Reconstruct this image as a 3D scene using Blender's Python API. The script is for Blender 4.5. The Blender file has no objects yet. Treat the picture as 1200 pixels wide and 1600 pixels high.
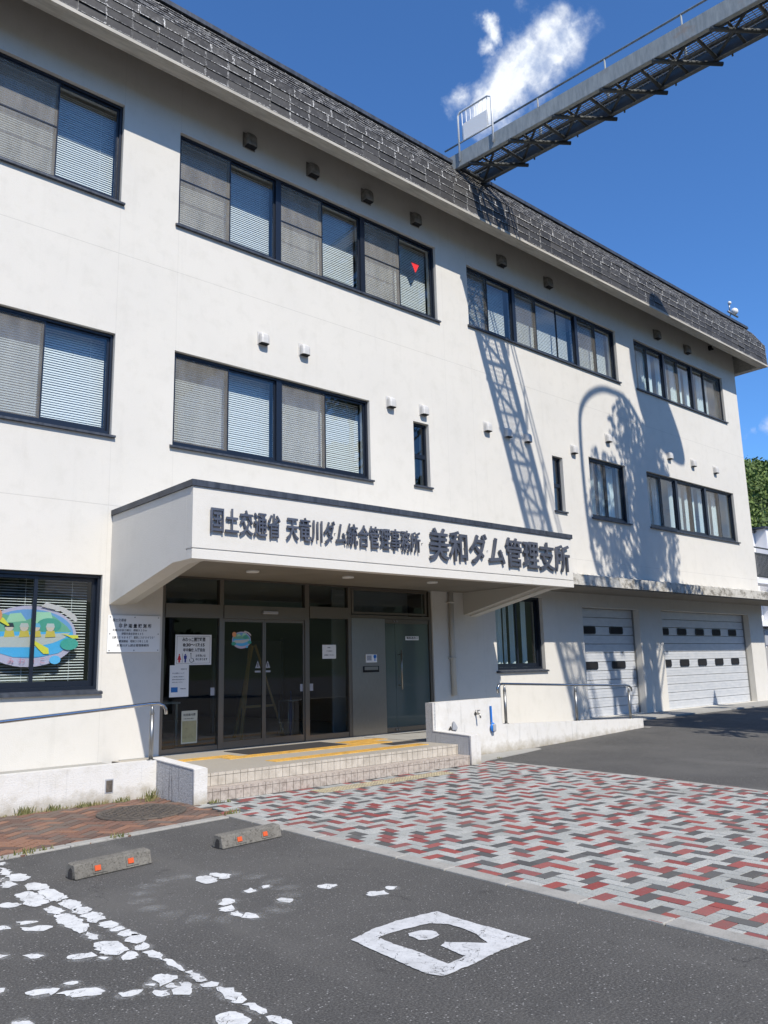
import bpy, bmesh, math, random
from mathutils import Vector, Matrix, noise
from mathutils.geometry import tessellate_polygon
R = math.radians
rnd = random.Random(7)
S = bpy.context.scene
COL = S.collection

# ---------------------------------------------------------------- camera
CAM = Vector((0.0, -11.3, 1.5))
YAW, PIT, ROL = 0.724339633, 0.190897815, -0.024712091
fw = Vector((math.sin(YAW)*math.cos(PIT), math.cos(YAW)*math.cos(PIT), math.sin(PIT)))
rt0 = Vector((math.cos(YAW), -math.sin(YAW), 0)); up0 = rt0.cross(fw)
rt = rt0*math.cos(ROL) + up0*math.sin(ROL); up = -rt0*math.sin(ROL) + up0*math.cos(ROL)
cd = bpy.data.cameras.new('camera'); cam = bpy.data.objects.new('camera', cd); COL.objects.link(cam)
M = Matrix(((rt.x, up.x, -fw.x, CAM.x), (rt.y, up.y, -fw.y, CAM.y), (rt.z, up.z, -fw.z, CAM.z), (0, 0, 0, 1)))
cam.matrix_world = M
cd.sensor_fit = 'HORIZONTAL'; cd.sensor_width = 36.0; cd.lens = 36.0*1251.96/1200.0
cd.clip_start = 0.05; cd.clip_end = 3000
S.camera = cam

# ---------------------------------------------------------------- light
SUNDIR = Vector((-0.255, -1.0, 1.06)).normalized()       # towards the sun
w = bpy.data.worlds.new('World'); S.world = w; w.use_nodes = True
nt = w.node_tree; nt.nodes.clear()
out = nt.nodes.new('ShaderNodeOutputWorld'); bg = nt.nodes.new('ShaderNodeBackground')
sky = nt.nodes.new('ShaderNodeTexSky'); sky.sky_type = 'NISHITA'; sky.sun_disc = False
sky.sun_elevation = math.asin(SUNDIR.z); sky.sun_rotation = math.atan2(SUNDIR.x, SUNDIR.y)
sky.air_density = 1.0; sky.dust_density = 0.35; sky.ozone_density = 3.2; sky.altitude = 800
# clouds: noise on the sky direction, gathered round a few directions
tc = nt.nodes.new('ShaderNodeTexCoord')
def wn(t, **k):
    n = nt.nodes.new(t)
    for a, b in k.items():
        if a[0] == '_': setattr(n, a[1:], b)
        else: n.inputs[a].default_value = b
    return n
def wl(a, b): nt.links.new(a, b)
def wmath(op, a, b=None, c=None, clamp=False):
    n = nt.nodes.new('ShaderNodeMath'); n.operation = op; n.use_clamp = clamp
    for i, v in enumerate((a, b, c)):
        if v is None: continue
        if hasattr(v, 'is_linked') or hasattr(v, 'links'): wl(v, n.inputs[i])
        else: n.inputs[i].default_value = v
    return n.outputs[0]
def raydir(px, py): return ((px-600)/1251.96*rt - (py-800)/1251.96*up + fw).normalized()
CLOUDS = [((868, 65), 0.034, 1.0), ((838, 100), 0.040, 1.0), ((798, 140), 0.036, 1.0), ((768, 178), 0.022, .8), ((760, 42), 0.013, .72), ((752, 66), 0.013, .72), ((895, 95), .02, .6), ((900, 38), .018, .7),
          ((1222, 662), .022, .8), ((1170, 675), .013, .6), ((718, 160), .016, .62), ((985, 200), .012, .5), ((-300, 200), .25, .75),
          ((3200, 300), .35, .75), ((-1500, -1200), .4, .7)]
warp = wn('ShaderNodeTexNoise', Scale=12.0, Detail=7.0, Roughness=.60, Distortion=.15)
wl(tc.outputs['Generated'], warp.inputs['Vector'])
fine = wn('ShaderNodeTexNoise', Scale=34.0, Detail=5.0, Roughness=.6)
wl(tc.outputs['Generated'], fine.inputs['Vector'])
wv_ = wn('ShaderNodeTexNoise', Scale=9.0, Detail=6.0, Roughness=.6); wl(tc.outputs['Generated'], wv_.inputs['Vector'])
wsub = nt.nodes.new('ShaderNodeVectorMath'); wsub.operation = 'SUBTRACT'; wl(wv_.outputs['Color'], wsub.inputs[0]); wsub.inputs[1].default_value = (.5, .5, .5)
wma = nt.nodes.new('ShaderNodeVectorMath'); wma.operation = 'MULTIPLY_ADD'; wl(wsub.outputs[0], wma.inputs[0]); wma.inputs[1].default_value = (.11, .11, .11); wl(tc.outputs['Generated'], wma.inputs[2])
tot = None
for (p, rad, amp) in CLOUDS:
    d = raydir(*p)
    dp = nt.nodes.new('ShaderNodeVectorMath'); dp.operation = 'DISTANCE'
    wl(wma.outputs[0], dp.inputs[0]); dp.inputs[1].default_value = d
    v = wmath('MULTIPLY', wmath('SUBTRACT', 1.0, wmath('DIVIDE', dp.outputs['Value'], rad*1.7), clamp=True), amp*1.5, clamp=True)
    tot = v if tot is None else wmath('MAXIMUM', tot, v)
nz = wmath('ADD', wmath('MULTIPLY', warp.outputs['Fac'], 1.9), wmath('MULTIPLY', fine.outputs['Fac'], 0.42))
dens = wmath('MULTIPLY', wmath('SUBTRACT', wmath('ADD', wmath('MULTIPLY', tot, 0.95), nz), 1.52), 1.6, clamp=True)
dens = wmath('MULTIPLY', dens, wmath('GREATER_THAN', tot, 0.001))
dens = wmath('MULTIPLY', dens, wmath('MULTIPLY', tot, 2.5, clamp=True), clamp=True)
dens = wmath('MULTIPLY', dens, wmath('POWER', dens, .35), clamp=True)
mix = nt.nodes.new('ShaderNodeMix'); mix.data_type = 'RGBA'
cl = nt.nodes.new('ShaderNodeMix'); cl.data_type = 'RGBA'
cl.inputs[6].default_value = (4.0, 4.8, 6.3, 1); cl.inputs[7].default_value = (7.2, 7.5, 7.9, 1)
wl(wmath('MULTIPLY', dens, warp.outputs['Fac']), cl.inputs[0]); 
cr = wmath('MULTIPLY', wmath('SUBTRACT', wmath('ADD', fine.outputs['Fac'], wmath('MULTIPLY', dens, .35)), .38), 2.2, clamp=True)
wl(cr, cl.inputs[0])
tint = nt.nodes.new('ShaderNodeMix'); tint.data_type = 'RGBA'; tint.blend_type = 'MULTIPLY'; tint.inputs[0].default_value = 1
wl(sky.outputs[0], tint.inputs[6]); tint.inputs[7].default_value = (0.62, 1.0, 1.38, 1)
wl(wmath('MULTIPLY', dens, .93), mix.inputs[0]); wl(tint.outputs[2], mix.inputs[6]); wl(cl.outputs[2], mix.inputs[7])
wl(mix.outputs[2], bg.inputs[0]); bg.inputs[1].default_value = 0.115
wl(bg.outputs[0], out.inputs[0])
sd = bpy.data.lights.new('sun', 'SUN'); sun = bpy.data.objects.new('sun', sd); COL.objects.link(sun)
sd.energy = 4.2; sd.angle = R(0.5); sd.color = (1.0, 0.935, 0.835)
sun.rotation_mode = 'QUATERNION'; sun.rotation_quaternion = SUNDIR.to_track_quat('Z', 'Y'); sun.location = (-8, -30, 40)
S.view_settings.view_transform = 'Standard'; S.view_settings.look = 'None'
S.view_settings.exposure = 0.36; S.view_settings.gamma = 1.0
S.render.engine = 'CYCLES'
S.cycles.max_bounces = 8; S.cycles.transparent_max_bounces = 24; S.cycles.glossy_bounces = 4

# ---------------------------------------------------------------- helpers
def srgb(h):
    return tuple(((c/255)/12.92 if c/255 <= .04045 else ((c/255+.055)/1.055)**2.4) for c in h) + (1,)
class NT:
    """small wrapper round a material's node tree"""
    def __init__(s, name, base=(.5, .5, .5), rough=.7, metal=0.0, spec=.5):
        s.m = bpy.data.materials.new(name); s.m.use_nodes = True; s.t = s.m.node_tree
        s.b = s.t.nodes['Principled BSDF']; s.out = s.t.nodes['Material Output']
        s.b.inputs['Base Color'].default_value = tuple(base[:3])+(1,)
        s.b.inputs['Roughness'].default_value = rough; s.b.inputs['Metallic'].default_value = metal
        s.b.inputs['Specular IOR Level'].default_value = spec
    def n(s, t, **k):
        n = s.t.nodes.new(t)
        for a, b in k.items():
            if a[0] == '_': setattr(n, a[1:], b)
            else: n.inputs[a].default_value = b
        return n
    def l(s, a, b): s.t.links.new(a, b)
    def pos(s): return s.n('ShaderNodeNewGeometry').outputs['Position']
    def math(s, op, a, b=None, c=None, clamp=False):
        n = s.n('ShaderNodeMath', _operation=op, _use_clamp=clamp)
        for i, v in enumerate((a, b, c)):
            if v is None: continue
            if isinstance(v, (int, float)): n.inputs[i].default_value = v
            else: s.l(v, n.inputs[i])
        return n.outputs[0]
    def noise(s, scale, detail=4, rough=.55, vec=None, stretch=None, dist=0.0):
        n = s.n('ShaderNodeTexNoise', Scale=scale, Detail=detail, Roughness=rough, Distortion=dist)
        v = vec if vec is not None else s.pos()
        if stretch:
            mp = s.n('ShaderNodeMapping'); mp.inputs['Scale'].default_value = stretch; s.l(v, mp.inputs[0]); v = mp.outputs[0]
        s.l(v, n.inputs['Vector']); return n.outputs['Fac']
    def ramp(s, f, stops):
        r = s.n('ShaderNodeValToRGB'); e = r.color_ramp.elements
        while len(e) > 1: e.remove(e[-1])
        e[0].position = stops[0][0]; e[0].color = tuple(stops[0][1][:3])+(1,)
        for p, c in stops[1:]:
            q = e.new(p); q.color = tuple(c[:3])+(1,)
        s.l(f, r.inputs[0]); return r.outputs[0]
    def mix(s, f, a, b, mode='MIX'):
        n = s.n('ShaderNodeMix', _data_type='RGBA', _blend_type=mode)
        for v, i in ((f, 0), (a, 6), (b, 7)):
            if isinstance(v, (int, float)): n.inputs[i].default_value = v
            elif isinstance(v, tuple): n.inputs[i].default_value = tuple(v[:3])+(1,)
            else: s.l(v, n.inputs[i])
        return n.outputs[2]
    def color(s, c): s.l(c, s.b.inputs['Base Color']); return s
    def rough(s, c): s.l(c, s.b.inputs['Roughness']); return s
    def bump(s, h, strength=.3, dist=.01):
        n = s.n('ShaderNodeBump', Strength=strength, Distance=dist); s.l(h, n.inputs['Height'])
        s.l(n.outputs[0], s.b.inputs['Normal']); return s
def g3(v): return (v, v, v)

def off(o):
    v = Vector((0, 0, 0))
    while o is not None: v += o.location; o = o.parent
    return v
class MB:
    def __init__(s): s.bm = bmesh.new(); s.uv = None; s.mi = 0
    def face(s, pts):
        f = s.bm.faces.new([s.bm.verts.new(p) for p in pts]); f.material_index = s.mi; return f
    def box(s, x0, x1, y0, y1, z0, z1):
        v = [s.bm.verts.new(p) for p in ((x0, y0, z0), (x1, y0, z0), (x1, y1, z0), (x0, y1, z0), (x0, y0, z1), (x1, y0, z1), (x1, y1, z1), (x0, y1, z1))]
        fs = []
        for i in ((0, 3, 2, 1), (4, 5, 6, 7), (0, 1, 5, 4), (1, 2, 6, 5), (2, 3, 7, 6), (3, 0, 4, 7)):
            f = s.bm.faces.new([v[j] for j in i]); f.material_index = s.mi; fs.append(f)
        return v, fs
    def obox(s, c, ax, hx, hy, hz):
        """box centred at c, ax = (X,Y,Z) unit axes"""
        X, Y, Z = ax; c = Vector(c)
        v = [s.bm.verts.new(c + X*a*hx + Y*b*hy + Z*d*hz) for a, b, d in ((-1, -1, -1), (1, -1, -1), (1, 1, -1), (-1, 1, -1), (-1, -1, 1), (1, -1, 1), (1, 1, 1), (-1, 1, 1))]
        for i in ((0, 3, 2, 1), (4, 5, 6, 7), (0, 1, 5, 4), (1, 2, 6, 5), (2, 3, 7, 6), (3, 0, 4, 7)):
            f = s.bm.faces.new([v[j] for j in i]); f.material_index = s.mi
        return v
    def beam(s, a, b, wd, ht, upv=(0, 0, 1)):
        a = Vector(a); b = Vector(b); X = (b-a).normalized(); Y = Vector(upv).cross(X)
        if Y.length < 1e-4: Y = Vector((0, 1, 0)).cross(X)
        Y.normalize(); Z = X.cross(Y)
        return s.obox((a+b)/2, (X, Y, Z), (b-a).length/2, wd/2, ht/2)
    def tube(s, pts, r, seg=10, cap=True):
        pts = [Vector(p) for p in pts]; rings = []; prev = None
        for i, p in enumerate(pts):
            t = (pts[min(i+1, len(pts)-1)]-pts[max(i-1, 0)]).normalized()
            u = prev if prev is not None else (Vector((0, 0, 1)) if abs(t.z) < .9 else Vector((1, 0, 0)))
            u = (u - t*u.dot(t)).normalized(); prev = u; v = t.cross(u)
            rr = r[i] if isinstance(r, (list, tuple)) else r
            rings.append([s.bm.verts.new(p + (u*math.cos(2*math.pi*k/seg)+v*math.sin(2*math.pi*k/seg))*rr) for k in range(seg)])
        for a, b in zip(rings, rings[1:]):
            for k in range(seg):
                f = s.bm.faces.new((a[k], a[(k+1) % seg], b[(k+1) % seg], b[k])); f.smooth = True; f.material_index = s.mi
        if cap:
            for q in (rings[0][::-1], rings[-1]):
                f = s.bm.faces.new(q); f.material_index = s.mi
        return s
    def prism(s, pts, axis, a, b):
        """closed profile pts (2D) extruded along axis from a to b; axis x: pts=(y,z); y: pts=(x,z); z: pts=(x,y)"""
        def P(p, t): return {'x': (t, p[0], p[1]), 'y': (p[0], t, p[1]), 'z': (p[0], p[1], t)}[axis]
        A = [s.bm.verts.new(P(p, a)) for p in pts]; B = [s.bm.verts.new(P(p, b)) for p in pts]
        n = len(pts)
        for i in range(n):
            f = s.bm.faces.new((A[i], A[(i+1) % n], B[(i+1) % n], B[i])); f.material_index = s.mi
        for q in (A[::-1], B):
            f = s.bm.faces.new(q); f.material_index = s.mi
        return s
    def flat(s, loops, z, thick=.002, P=None):
        """polygon (with holes) as a thin slab; P maps (x,y,h) to world"""
        P = P or (lambda x, y, h: (x, y, z+h))
        tri = tessellate_polygon([[Vector((x, y, 0)) for x, y in L] for L in loops])
        fl = [p for L in loops for p in L]
        top = [s.bm.verts.new(P(x, y, thick)) for x, y in fl]; bot = [s.bm.verts.new(P(x, y, 0)) for x, y in fl]
        for t in tri:
            for vs, rev in ((top, 0), (bot, 1)):
                q = [vs[i] for i in t]
                try:
                    f = s.bm.faces.new(q[::-1] if rev else q); f.material_index = s.mi
                except ValueError: pass
        k = 0
        for L in loops:
            for i in range(len(L)):
                j = (i+1) % len(L)
                f = s.bm.faces.new((bot[k+i], bot[k+j], top[k+j], top[k+i])); f.material_index = s.mi
            k += len(L)
        return s
    def sphere(s, c, r, sc=(1, 1, 1), sub=2):
        q = bmesh.ops.create_icosphere(s.bm, subdivisions=sub, radius=r)
        for v in q['verts']: v.co = Vector((v.co.x*sc[0], v.co.y*sc[1], v.co.z*sc[2])) + Vector(c)
        for f in {f for v in q['verts'] for f in v.link_faces}: f.smooth = True; f.material_index = s.mi
        return s
    def bevel(s, w, seg=1):
        bmesh.ops.bevel(s.bm, geom=s.bm.edges[:], offset=w, segments=seg, affect='EDGES', clamp_overlap=True); return s
    def build(s, name, mat, parent=None, fix=True):
        if fix: bmesh.ops.recalc_face_normals(s.bm, faces=s.bm.faces[:])
        me = bpy.data.meshes.new(name)
        if parent is not None:
            d = off(parent)
            for v in s.bm.verts: v.co -= d
        s.bm.to_mesh(me); s.bm.free()
        for m in (mat if isinstance(mat, (list, tuple)) else [mat]): me.materials.append(m.m if isinstance(m, NT) else m)
        o = bpy.data.objects.new(name, me); COL.objects.link(o); o.parent = parent
        return o
def tag(o, label=None, cat=None, group=None, kind=None):
    if label: o['label'] = label
    if cat: o['category'] = cat
    if group: o['group'] = group
    if kind: o['kind'] = kind
    return o
def thing(name, label, cat, loc=(0, 0, 0), group=None):
    o = bpy.data.objects.new(name, None); COL.objects.link(o); o.location = loc; o.empty_display_size = .2
    return tag(o, label, cat, group)
def structure(o, label=None):
    o['kind'] = 'structure'
    if label: o['label'] = label
    return o
def copy_tree(o, parent=None):
    c = o.copy(); COL.objects.link(c); c.parent = parent
    for ch in list(o.children): copy_tree(ch, c)
    return c
def text_mesh(body, bold=0.0, extrude=0.0, spacing=1.0, align='LEFT'):
    c = bpy.data.curves.new('lettering', 'FONT'); c.body = body; c.offset = bold; c.extrude = extrude; c.space_character = spacing
    c.align_x = align; c.size = 1.0; c.resolution_u = 3
    o = bpy.data.objects.new('lettering', c); COL.objects.link(o); bpy.context.view_layer.update()
    me = bpy.data.meshes.new_from_object(o.evaluated_get(bpy.context.evaluated_depsgraph_get()))
    bpy.data.objects.remove(o); bpy.data.curves.remove(c)
    return me
def text_on(name, body, x, y, z, h, mat, parent=None, wd=None, bold=.0, depth=.001, spacing=1.0, fit=False):
    """lettering standing on a wall that faces -y: lower left corner (x, z), cap height h, total width wd"""
    me = text_mesh(body, bold, .5, spacing)
    xs = [v.co.x for v in me.vertices]; ys = [v.co.y for v in me.vertices]
    x0, x1, y0, y1 = min(xs), max(xs), min(ys), max(ys)
    if fit: k = h/(y1-y0); yb = y0
    else: k = h/.88; yb = -.12
    kx = k if wd is None else wd/(x1-x0)
    d = off(parent) if parent is not None else Vector((0, 0, 0))
    for v in me.vertices:
        v.co = Vector((x + (v.co.x-x0)*kx, y - (v.co.z+.5)*depth, z + (v.co.y-yb)*k)) - d
    me.materials.clear(); me.materials.append(mat.m)
    o = bpy.data.objects.new(name, me); COL.objects.link(o); o.parent = parent
    return o
def pip(x, y, P):
    c = False; j = len(P)-1
    for i in range(len(P)):
        if (P[i][1] > y) != (P[j][1] > y) and x < (P[j][0]-P[i][0])*(y-P[i][1])/(P[j][1]-P[i][1])+P[i][0]: c = not c
        j = i
    return c
# ---------------------------------------------------------------- materials
def seam(m, axis, val, half=.005):
    p = m.n('ShaderNodeSeparateXYZ'); m.l(m.pos(), p.inputs[0])
    d = m.math('ABSOLUTE', m.math('SUBTRACT', p.outputs[axis], val))
    return m.math('LESS_THAN', d, half)
def stucco(name, base, dirty=1.0, seams=(), fine=70, bstr=.35):
    m = NT(name, base, .92, spec=.25)
    big = m.noise(.55, 5, .6); mid = m.noise(3.5, 6, .65); sm = m.noise(fine, 3, .6)
    streak = m.noise(2.2, 4, .6, stretch=(2.6, 2.6, .22))
    c = m.mix(m.math('MULTIPLY', m.math('SUBTRACT', big, .42, clamp=True), 1.3*dirty, clamp=True), base, tuple(b*k for b, k in zip(base, (.84, .85, .87))))
    c = m.mix(m.math('MULTIPLY', m.math('SUBTRACT', mid, .5, clamp=True), 1.6*dirty, clamp=True), c, tuple(b*k for b, k in zip(base, (.8, .8, .78))))
    c = m.mix(m.math('MULTIPLY', m.math('SUBTRACT', streak, .58, clamp=True), .9*dirty, clamp=True), c, tuple(b*k for b, k in zip(base, (.62, .62, .6))))
    c = m.mix(m.math('MULTIPLY', m.math('SUBTRACT', sm, .5, clamp=True), .9, clamp=True), c, tuple(b*.72 for b in base))
    h = sm
    for ax, v in seams:
        s_ = seam(m, ax, v); c = m.mix(m.math('MULTIPLY', s_, .30 if ax == 2 else .14), c, tuple(b*.4 for b in base)); h = m.math('SUBTRACT', h, m.math('MULTIPLY', s_, 1.5))
    m.color(c); m.bump(h, bstr, .006); return m
WB = (.635, .61, .555)
M_wall = stucco('painted_stucco', WB, 1.0, seams=((2, 7.95), (2, 3.93), (0, 4.6), (0, 5.6), (0, 11.85), (0, 12.68), (0, 18.9)))
M_canopy = stucco('canopy_stucco', (.64, .615, .56), .8, fine=95, bstr=.6)
M_low = stucco('rough_low_wall', (.64, .62, .58), 1.5, fine=60, bstr=.5)
def low_wall():
    m = NT('weathered_render', (.64, .62, .58), .95, spec=.2)
    p = m.n('ShaderNodeSeparateXYZ'); m.l(m.pos(), p.inputs[0])
    n1 = m.noise(6, 7, .68); n2 = m.noise(60, 3, .6); n3 = m.noise(5, 5, .6, stretch=(3.5, 3.5, .3))
    base = (.66, .64, .6)
    c = m.mix(m.math('MULTIPLY', m.math('SUBTRACT', n1, .48, clamp=True), 2, clamp=True), base, (.52, .49, .42))
    # splash dirt that climbs from the ground
    splash = m.math('SUBTRACT', m.math('ADD', m.math('MULTIPLY', n1, .34), .02), m.math('SUBTRACT', p.outputs[2], 0.0))
    c = m.mix(m.math('MULTIPLY', splash, 4.5, clamp=True), c, (.33, .29, .22))
    c = m.mix(m.math('MULTIPLY', m.math('SUBTRACT', n3, .58, clamp=True), 2.6, clamp=True), c, (.3, .3, .29))
    c = m.mix(m.math('MULTIPLY', m.math('SUBTRACT', n2, .5, clamp=True), .5, clamp=True), c, (.42, .4, .36))
    m.color(c); m.bump(m.math('ADD', n2, n1), .6, .008); return m
M_ret = low_wall()
def pebble():
    m = NT('pebble_dash_render', (.42, .42, .41), .95, spec=.2)
    n = m.noise(85, 4, .65); n3 = m.noise(5, 5, .6, stretch=(1, 5, .35)); n1 = m.noise(5, 5, .6)
    c = m.ramp(n, [(.3, g3(.2)), (.5, g3(.44)), (.7, g3(.6))])
    c = m.mix(m.math('MULTIPLY', m.math('SUBTRACT', n3, .54, clamp=True), 5, clamp=True), c, (.09, .09, .09))
    m.color(c); m.bump(n, .9, .01); return m
M_peb = pebble()
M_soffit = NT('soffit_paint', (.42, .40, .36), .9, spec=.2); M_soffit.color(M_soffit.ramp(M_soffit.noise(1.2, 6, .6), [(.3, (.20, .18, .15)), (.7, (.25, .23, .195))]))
M_rib = NT('bracket_paint', (.5, .48, .43), .9, spec=.2)
M_lip = NT('weathered_eave_trim', (.46, .43, .37), .85); M_lip.color(M_lip.ramp(M_lip.noise(4, 6, .7, stretch=(.5, 4, 4)), [(.3, (.3, .28, .24)), (.65, (.5, .47, .41))]))
def slate():
    m = NT('grey_slate', (.1, .1, .1), .62, spec=.4)
    at = m.n('ShaderNodeAttribute', _attribute_name='tone'); uv = m.n('ShaderNodeUVMap'); sp = m.n('ShaderNodeSeparateXYZ'); m.l(uv.outputs[0], sp.inputs[0])
    c = m.ramp(at.outputs['Fac'], [(0, (.020, .019, .019)), (.5, (.034, .032, .031)), (1, (.055, .052, .048))])
    n1 = m.noise(9, 6, .7); c = m.mix(m.math('MULTIPLY', n1, .28), c, (.08, .076, .07))
    n2 = m.noise(26, 5, .7); n3 = m.noise(2.2, 3, .6)
    # lime bloom along the lower and side edges of each slate
    eu = m.math('MINIMUM', sp.outputs[0], m.math('SUBTRACT', 1, sp.outputs[0]))
    ev = sp.outputs[1]
    e1 = m.math('LESS_THAN', eu, m.math('MULTIPLY', m.math('SUBTRACT', n2, .44, clamp=True), .24))
    e2 = m.math('LESS_THAN', ev, m.math('MULTIPLY', m.math('SUBTRACT', n2, .43, clamp=True), .6))
    lm = m.n('ShaderNodeAttribute', _attribute_name='lime')
    amt = m.math('MULTIPLY', m.math('MAXIMUM', e1, e2), m.math('ADD', m.math('MULTIPLY', m.math('SUBTRACT', n3, .45, clamp=True), 3.0), lm.outputs['Fac']), clamp=True)
    c = m.mix(amt, c, (.70, .69, .66))
    sm_ = m.math('MULTIPLY', m.math('MULTIPLY', m.math('SUBTRACT', n1, .5, clamp=True), 2.6), m.math('MULTIPLY', lm.outputs['Fac'], .5), clamp=True)
    c = m.mix(sm_, c, (.45, .44, .42))
    m.color(c); m.bump(n2, .35, .006); return m
M_slate = slate()
M_cap = NT('dark_metal_cap', (.05, .06, .075), .5, .3); M_cap.color(M_cap.ramp(M_cap.noise(3, 5, .6, stretch=(4, 1, 1)), [(.35, (.035, .042, .055)), (.65, (.075, .085, .105))]))
M_frame = NT('navy_aluminium', (.012, .017, .028), .32, .25, .6)
M_bronze = NT('bronze_aluminium', (.21, .185, .155), .34, .75)
def steel():
    m = NT('brushed_stainless', (.42, .40, .37), .33, 1.0)
    n = m.noise(30, 4, .6, stretch=(12, 12, .25)); m.rough(m.math('ADD', m.math('MULTIPLY', n, .2), .24))
    m.color(m.ramp(n, [(.3, (.33, .31, .28)), (.7, (.46, .435, .40))])); return m
M_steel = steel()
M_pipe = NT('polished_steel_tube', (.52, .52, .52), .18, 1.0)
M_post = NT('handrail_post_steel', (.30, .30, .29), .38, .85)
def glass(name, tint, rough=0.0, refl=1.0, ior=1.6):
    m = NT(name); t = m.t; t.nodes.remove(m.b)
    tr = m.n('ShaderNodeBsdfTransparent'); tr.inputs[0].default_value = tuple(tint)+(1,)
    gl = m.n('ShaderNodeBsdfGlossy', Roughness=rough); gl.inputs[0].default_value = (refl, refl, refl, 1)
    fr = m.n('ShaderNodeFresnel', IOR=ior)
    bp = m.n('ShaderNodeBump', Strength=.035, Distance=.004); m.l(m.noise(2.2, 2, .5), bp.inputs['Height'])
    m.l(bp.outputs[0], gl.inputs['Normal'])
    geo = m.n('ShaderNodeNewGeometry'); frf = m.math('MULTIPLY', fr.outputs[0], m.math('SUBTRACT', 1.0, geo.outputs['Backfacing']))
    tc_ = m.mix(geo.outputs['Backfacing'], tuple(tint), (1., 1., 1.)); m.l(tc_, tr.inputs[0])
    mx = m.n('ShaderNodeMixShader'); m.l(frf, mx.inputs[0]); m.l(tr.outputs[0], mx.inputs[1]); m.l(gl.outputs[0], mx.inputs[2])
    m.l(mx.outputs[0], m.out.inputs[0]); return m
M_glass = glass('window_glass', (.82, .88, .90), ior=1.8)
M_dglass = glass('door_glass', (.62, .68, .66), ior=1.6)
M_frost = NT('dark_greenish_glass', (.085, .11, .10), .06, spec=.8)
def screen():
    m = NT('insect_screen'); m.t.nodes.remove(m.b)
    tr = m.n('ShaderNodeBsdfTransparent'); df = m.n('ShaderNodeBsdfDiffuse'); 
    c = m.ramp(m.noise(3.0, 6, .65, stretch=(2.5, 1, .5)), [(.3, (.25, .235, .21)), (.7, (.42, .40, .36))]); m.l(c, df.inputs[0])
    mx = m.n('ShaderNodeMixShader'); mx.inputs[0].default_value = .30
    m.l(tr.outputs[0], mx.inputs[1]); m.l(df.outputs[0], mx.inputs[2]); m.l(mx.outputs[0], m.out.inputs[0]); return m
M_screen = screen(); M_scr2 = screen(); M_scr2.m.name = 'fine_insect_screen'
M_scr3 = screen(); M_scr3.m.name = 'pale_insect_screen'
for n_ in M_scr3.t.nodes:
    if n_.type == 'MIX_SHADER': n_.inputs[0].default_value = .21
for n_ in M_scr2.t.nodes:
    if n_.type == 'MIX_SHADER': n_.inputs[0].default_value = .13
M_blind = NT('blind_slat', (.76, .76, .73), .6); 
M_curt = NT('pale_curtain', (.70, .78, .77), .9)
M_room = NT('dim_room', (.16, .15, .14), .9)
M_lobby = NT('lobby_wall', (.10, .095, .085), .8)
M_ceil = NT('ceiling_board', (.45, .45, .43), .9)
M_vent = NT('vent_grey', (.52, .51, .49), .6, .05)
M_ventd = NT('vent_shade_tone', (.20, .185, .165), .7); M_ventd.color(M_ventd.ramp(M_ventd.noise(12, 5, .6), [(.3, (.13, .12, .105)), (.7, (.27, .25, .225))]))  # upper vents: the eave shadow is put into a darker, mottled vent colour
M_dark = NT('black_void', (.006, .006, .007), .8)
M_white = NT('white_enamel', (.78, .78, .76), .4)
M_paper = NT('white_paper', (.72, .72, .70), .8)
M_ink = NT('black_print', (.015, .015, .018), .6)
M_sign = NT('sign_letter_metal', (.085, .095, .12), .42, .35); M_sign.color(M_sign.ramp(M_sign.noise(5, 3, .5), [(.3, (.075, .085, .11)), (.7, (.12, .13, .16))]))
def paint(name, c, rough=.6): return NT(name, c, rough)
def bridge_steel():
    m = NT('galvanised_bridge_steel', (.3, .32, .32), .6, .05)
    a = m.noise(1.6, 6, .65); b = m.noise(5, 5, .6, stretch=(3, 3, .6)); 
    c = m.ramp(b, [(.3, (.20, .225, .23)), (.7, (.33, .355, .35))])
    c = m.mix(m.math('MULTIPLY', m.math('SUBTRACT', a, .58, clamp=True), 5, clamp=True), c, (.27, .17, .10))
    m.color(c); return m
M_bridge = bridge_steel(); M_dgal = NT('shade_dark_girder', (.085, .095, .10), .7)  # right girder: its shade is put into a darker copy of the steel colour
M_dsteel = NT('dark_painted_steel', (.06, .065, .065), .6, .3)
M_grat = NT('bar_grating_steel', (.16, .17, .17), .5, .6)
def shutter():
    m = NT('shutter_paint', (.52, .54, .56), .45, .1)
    n = m.noise(4, 5, .6, stretch=(1, 1, 3)); m.color(m.ramp(n, [(.3, (.50, .52, .54)), (.7, (.60, .61, .62))])); return m
M_shut = shutter()
def ledge():
    m = NT('mossy_concrete_edge', (.5, .48, .44), .95, spec=.2)
    a = m.noise(2.6, 8, .72, stretch=(1, 1, 1.6)); b = m.noise(12, 6, .7); f = m.noise(60, 3, .6)
    k = m.math('ADD', m.math('MULTIPLY', a, .65), m.math('MULTIPLY', b, .4))
    c = m.ramp(k, [(.42, (.6, .585, .54)), (.53, (.5, .48, .43)), (.60, (.24, .225, .195)), (.70, (.07, .066, .06))])
    c = m.mix(m.math('MULTIPLY', m.math('SUBTRACT', f, .5, clamp=True), 1.5, clamp=True), c, (.2, .19, .16))
    m.color(c); m.bump(m.math('ADD', b, f), .6, .01); return m
M_ledge = ledge()
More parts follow.
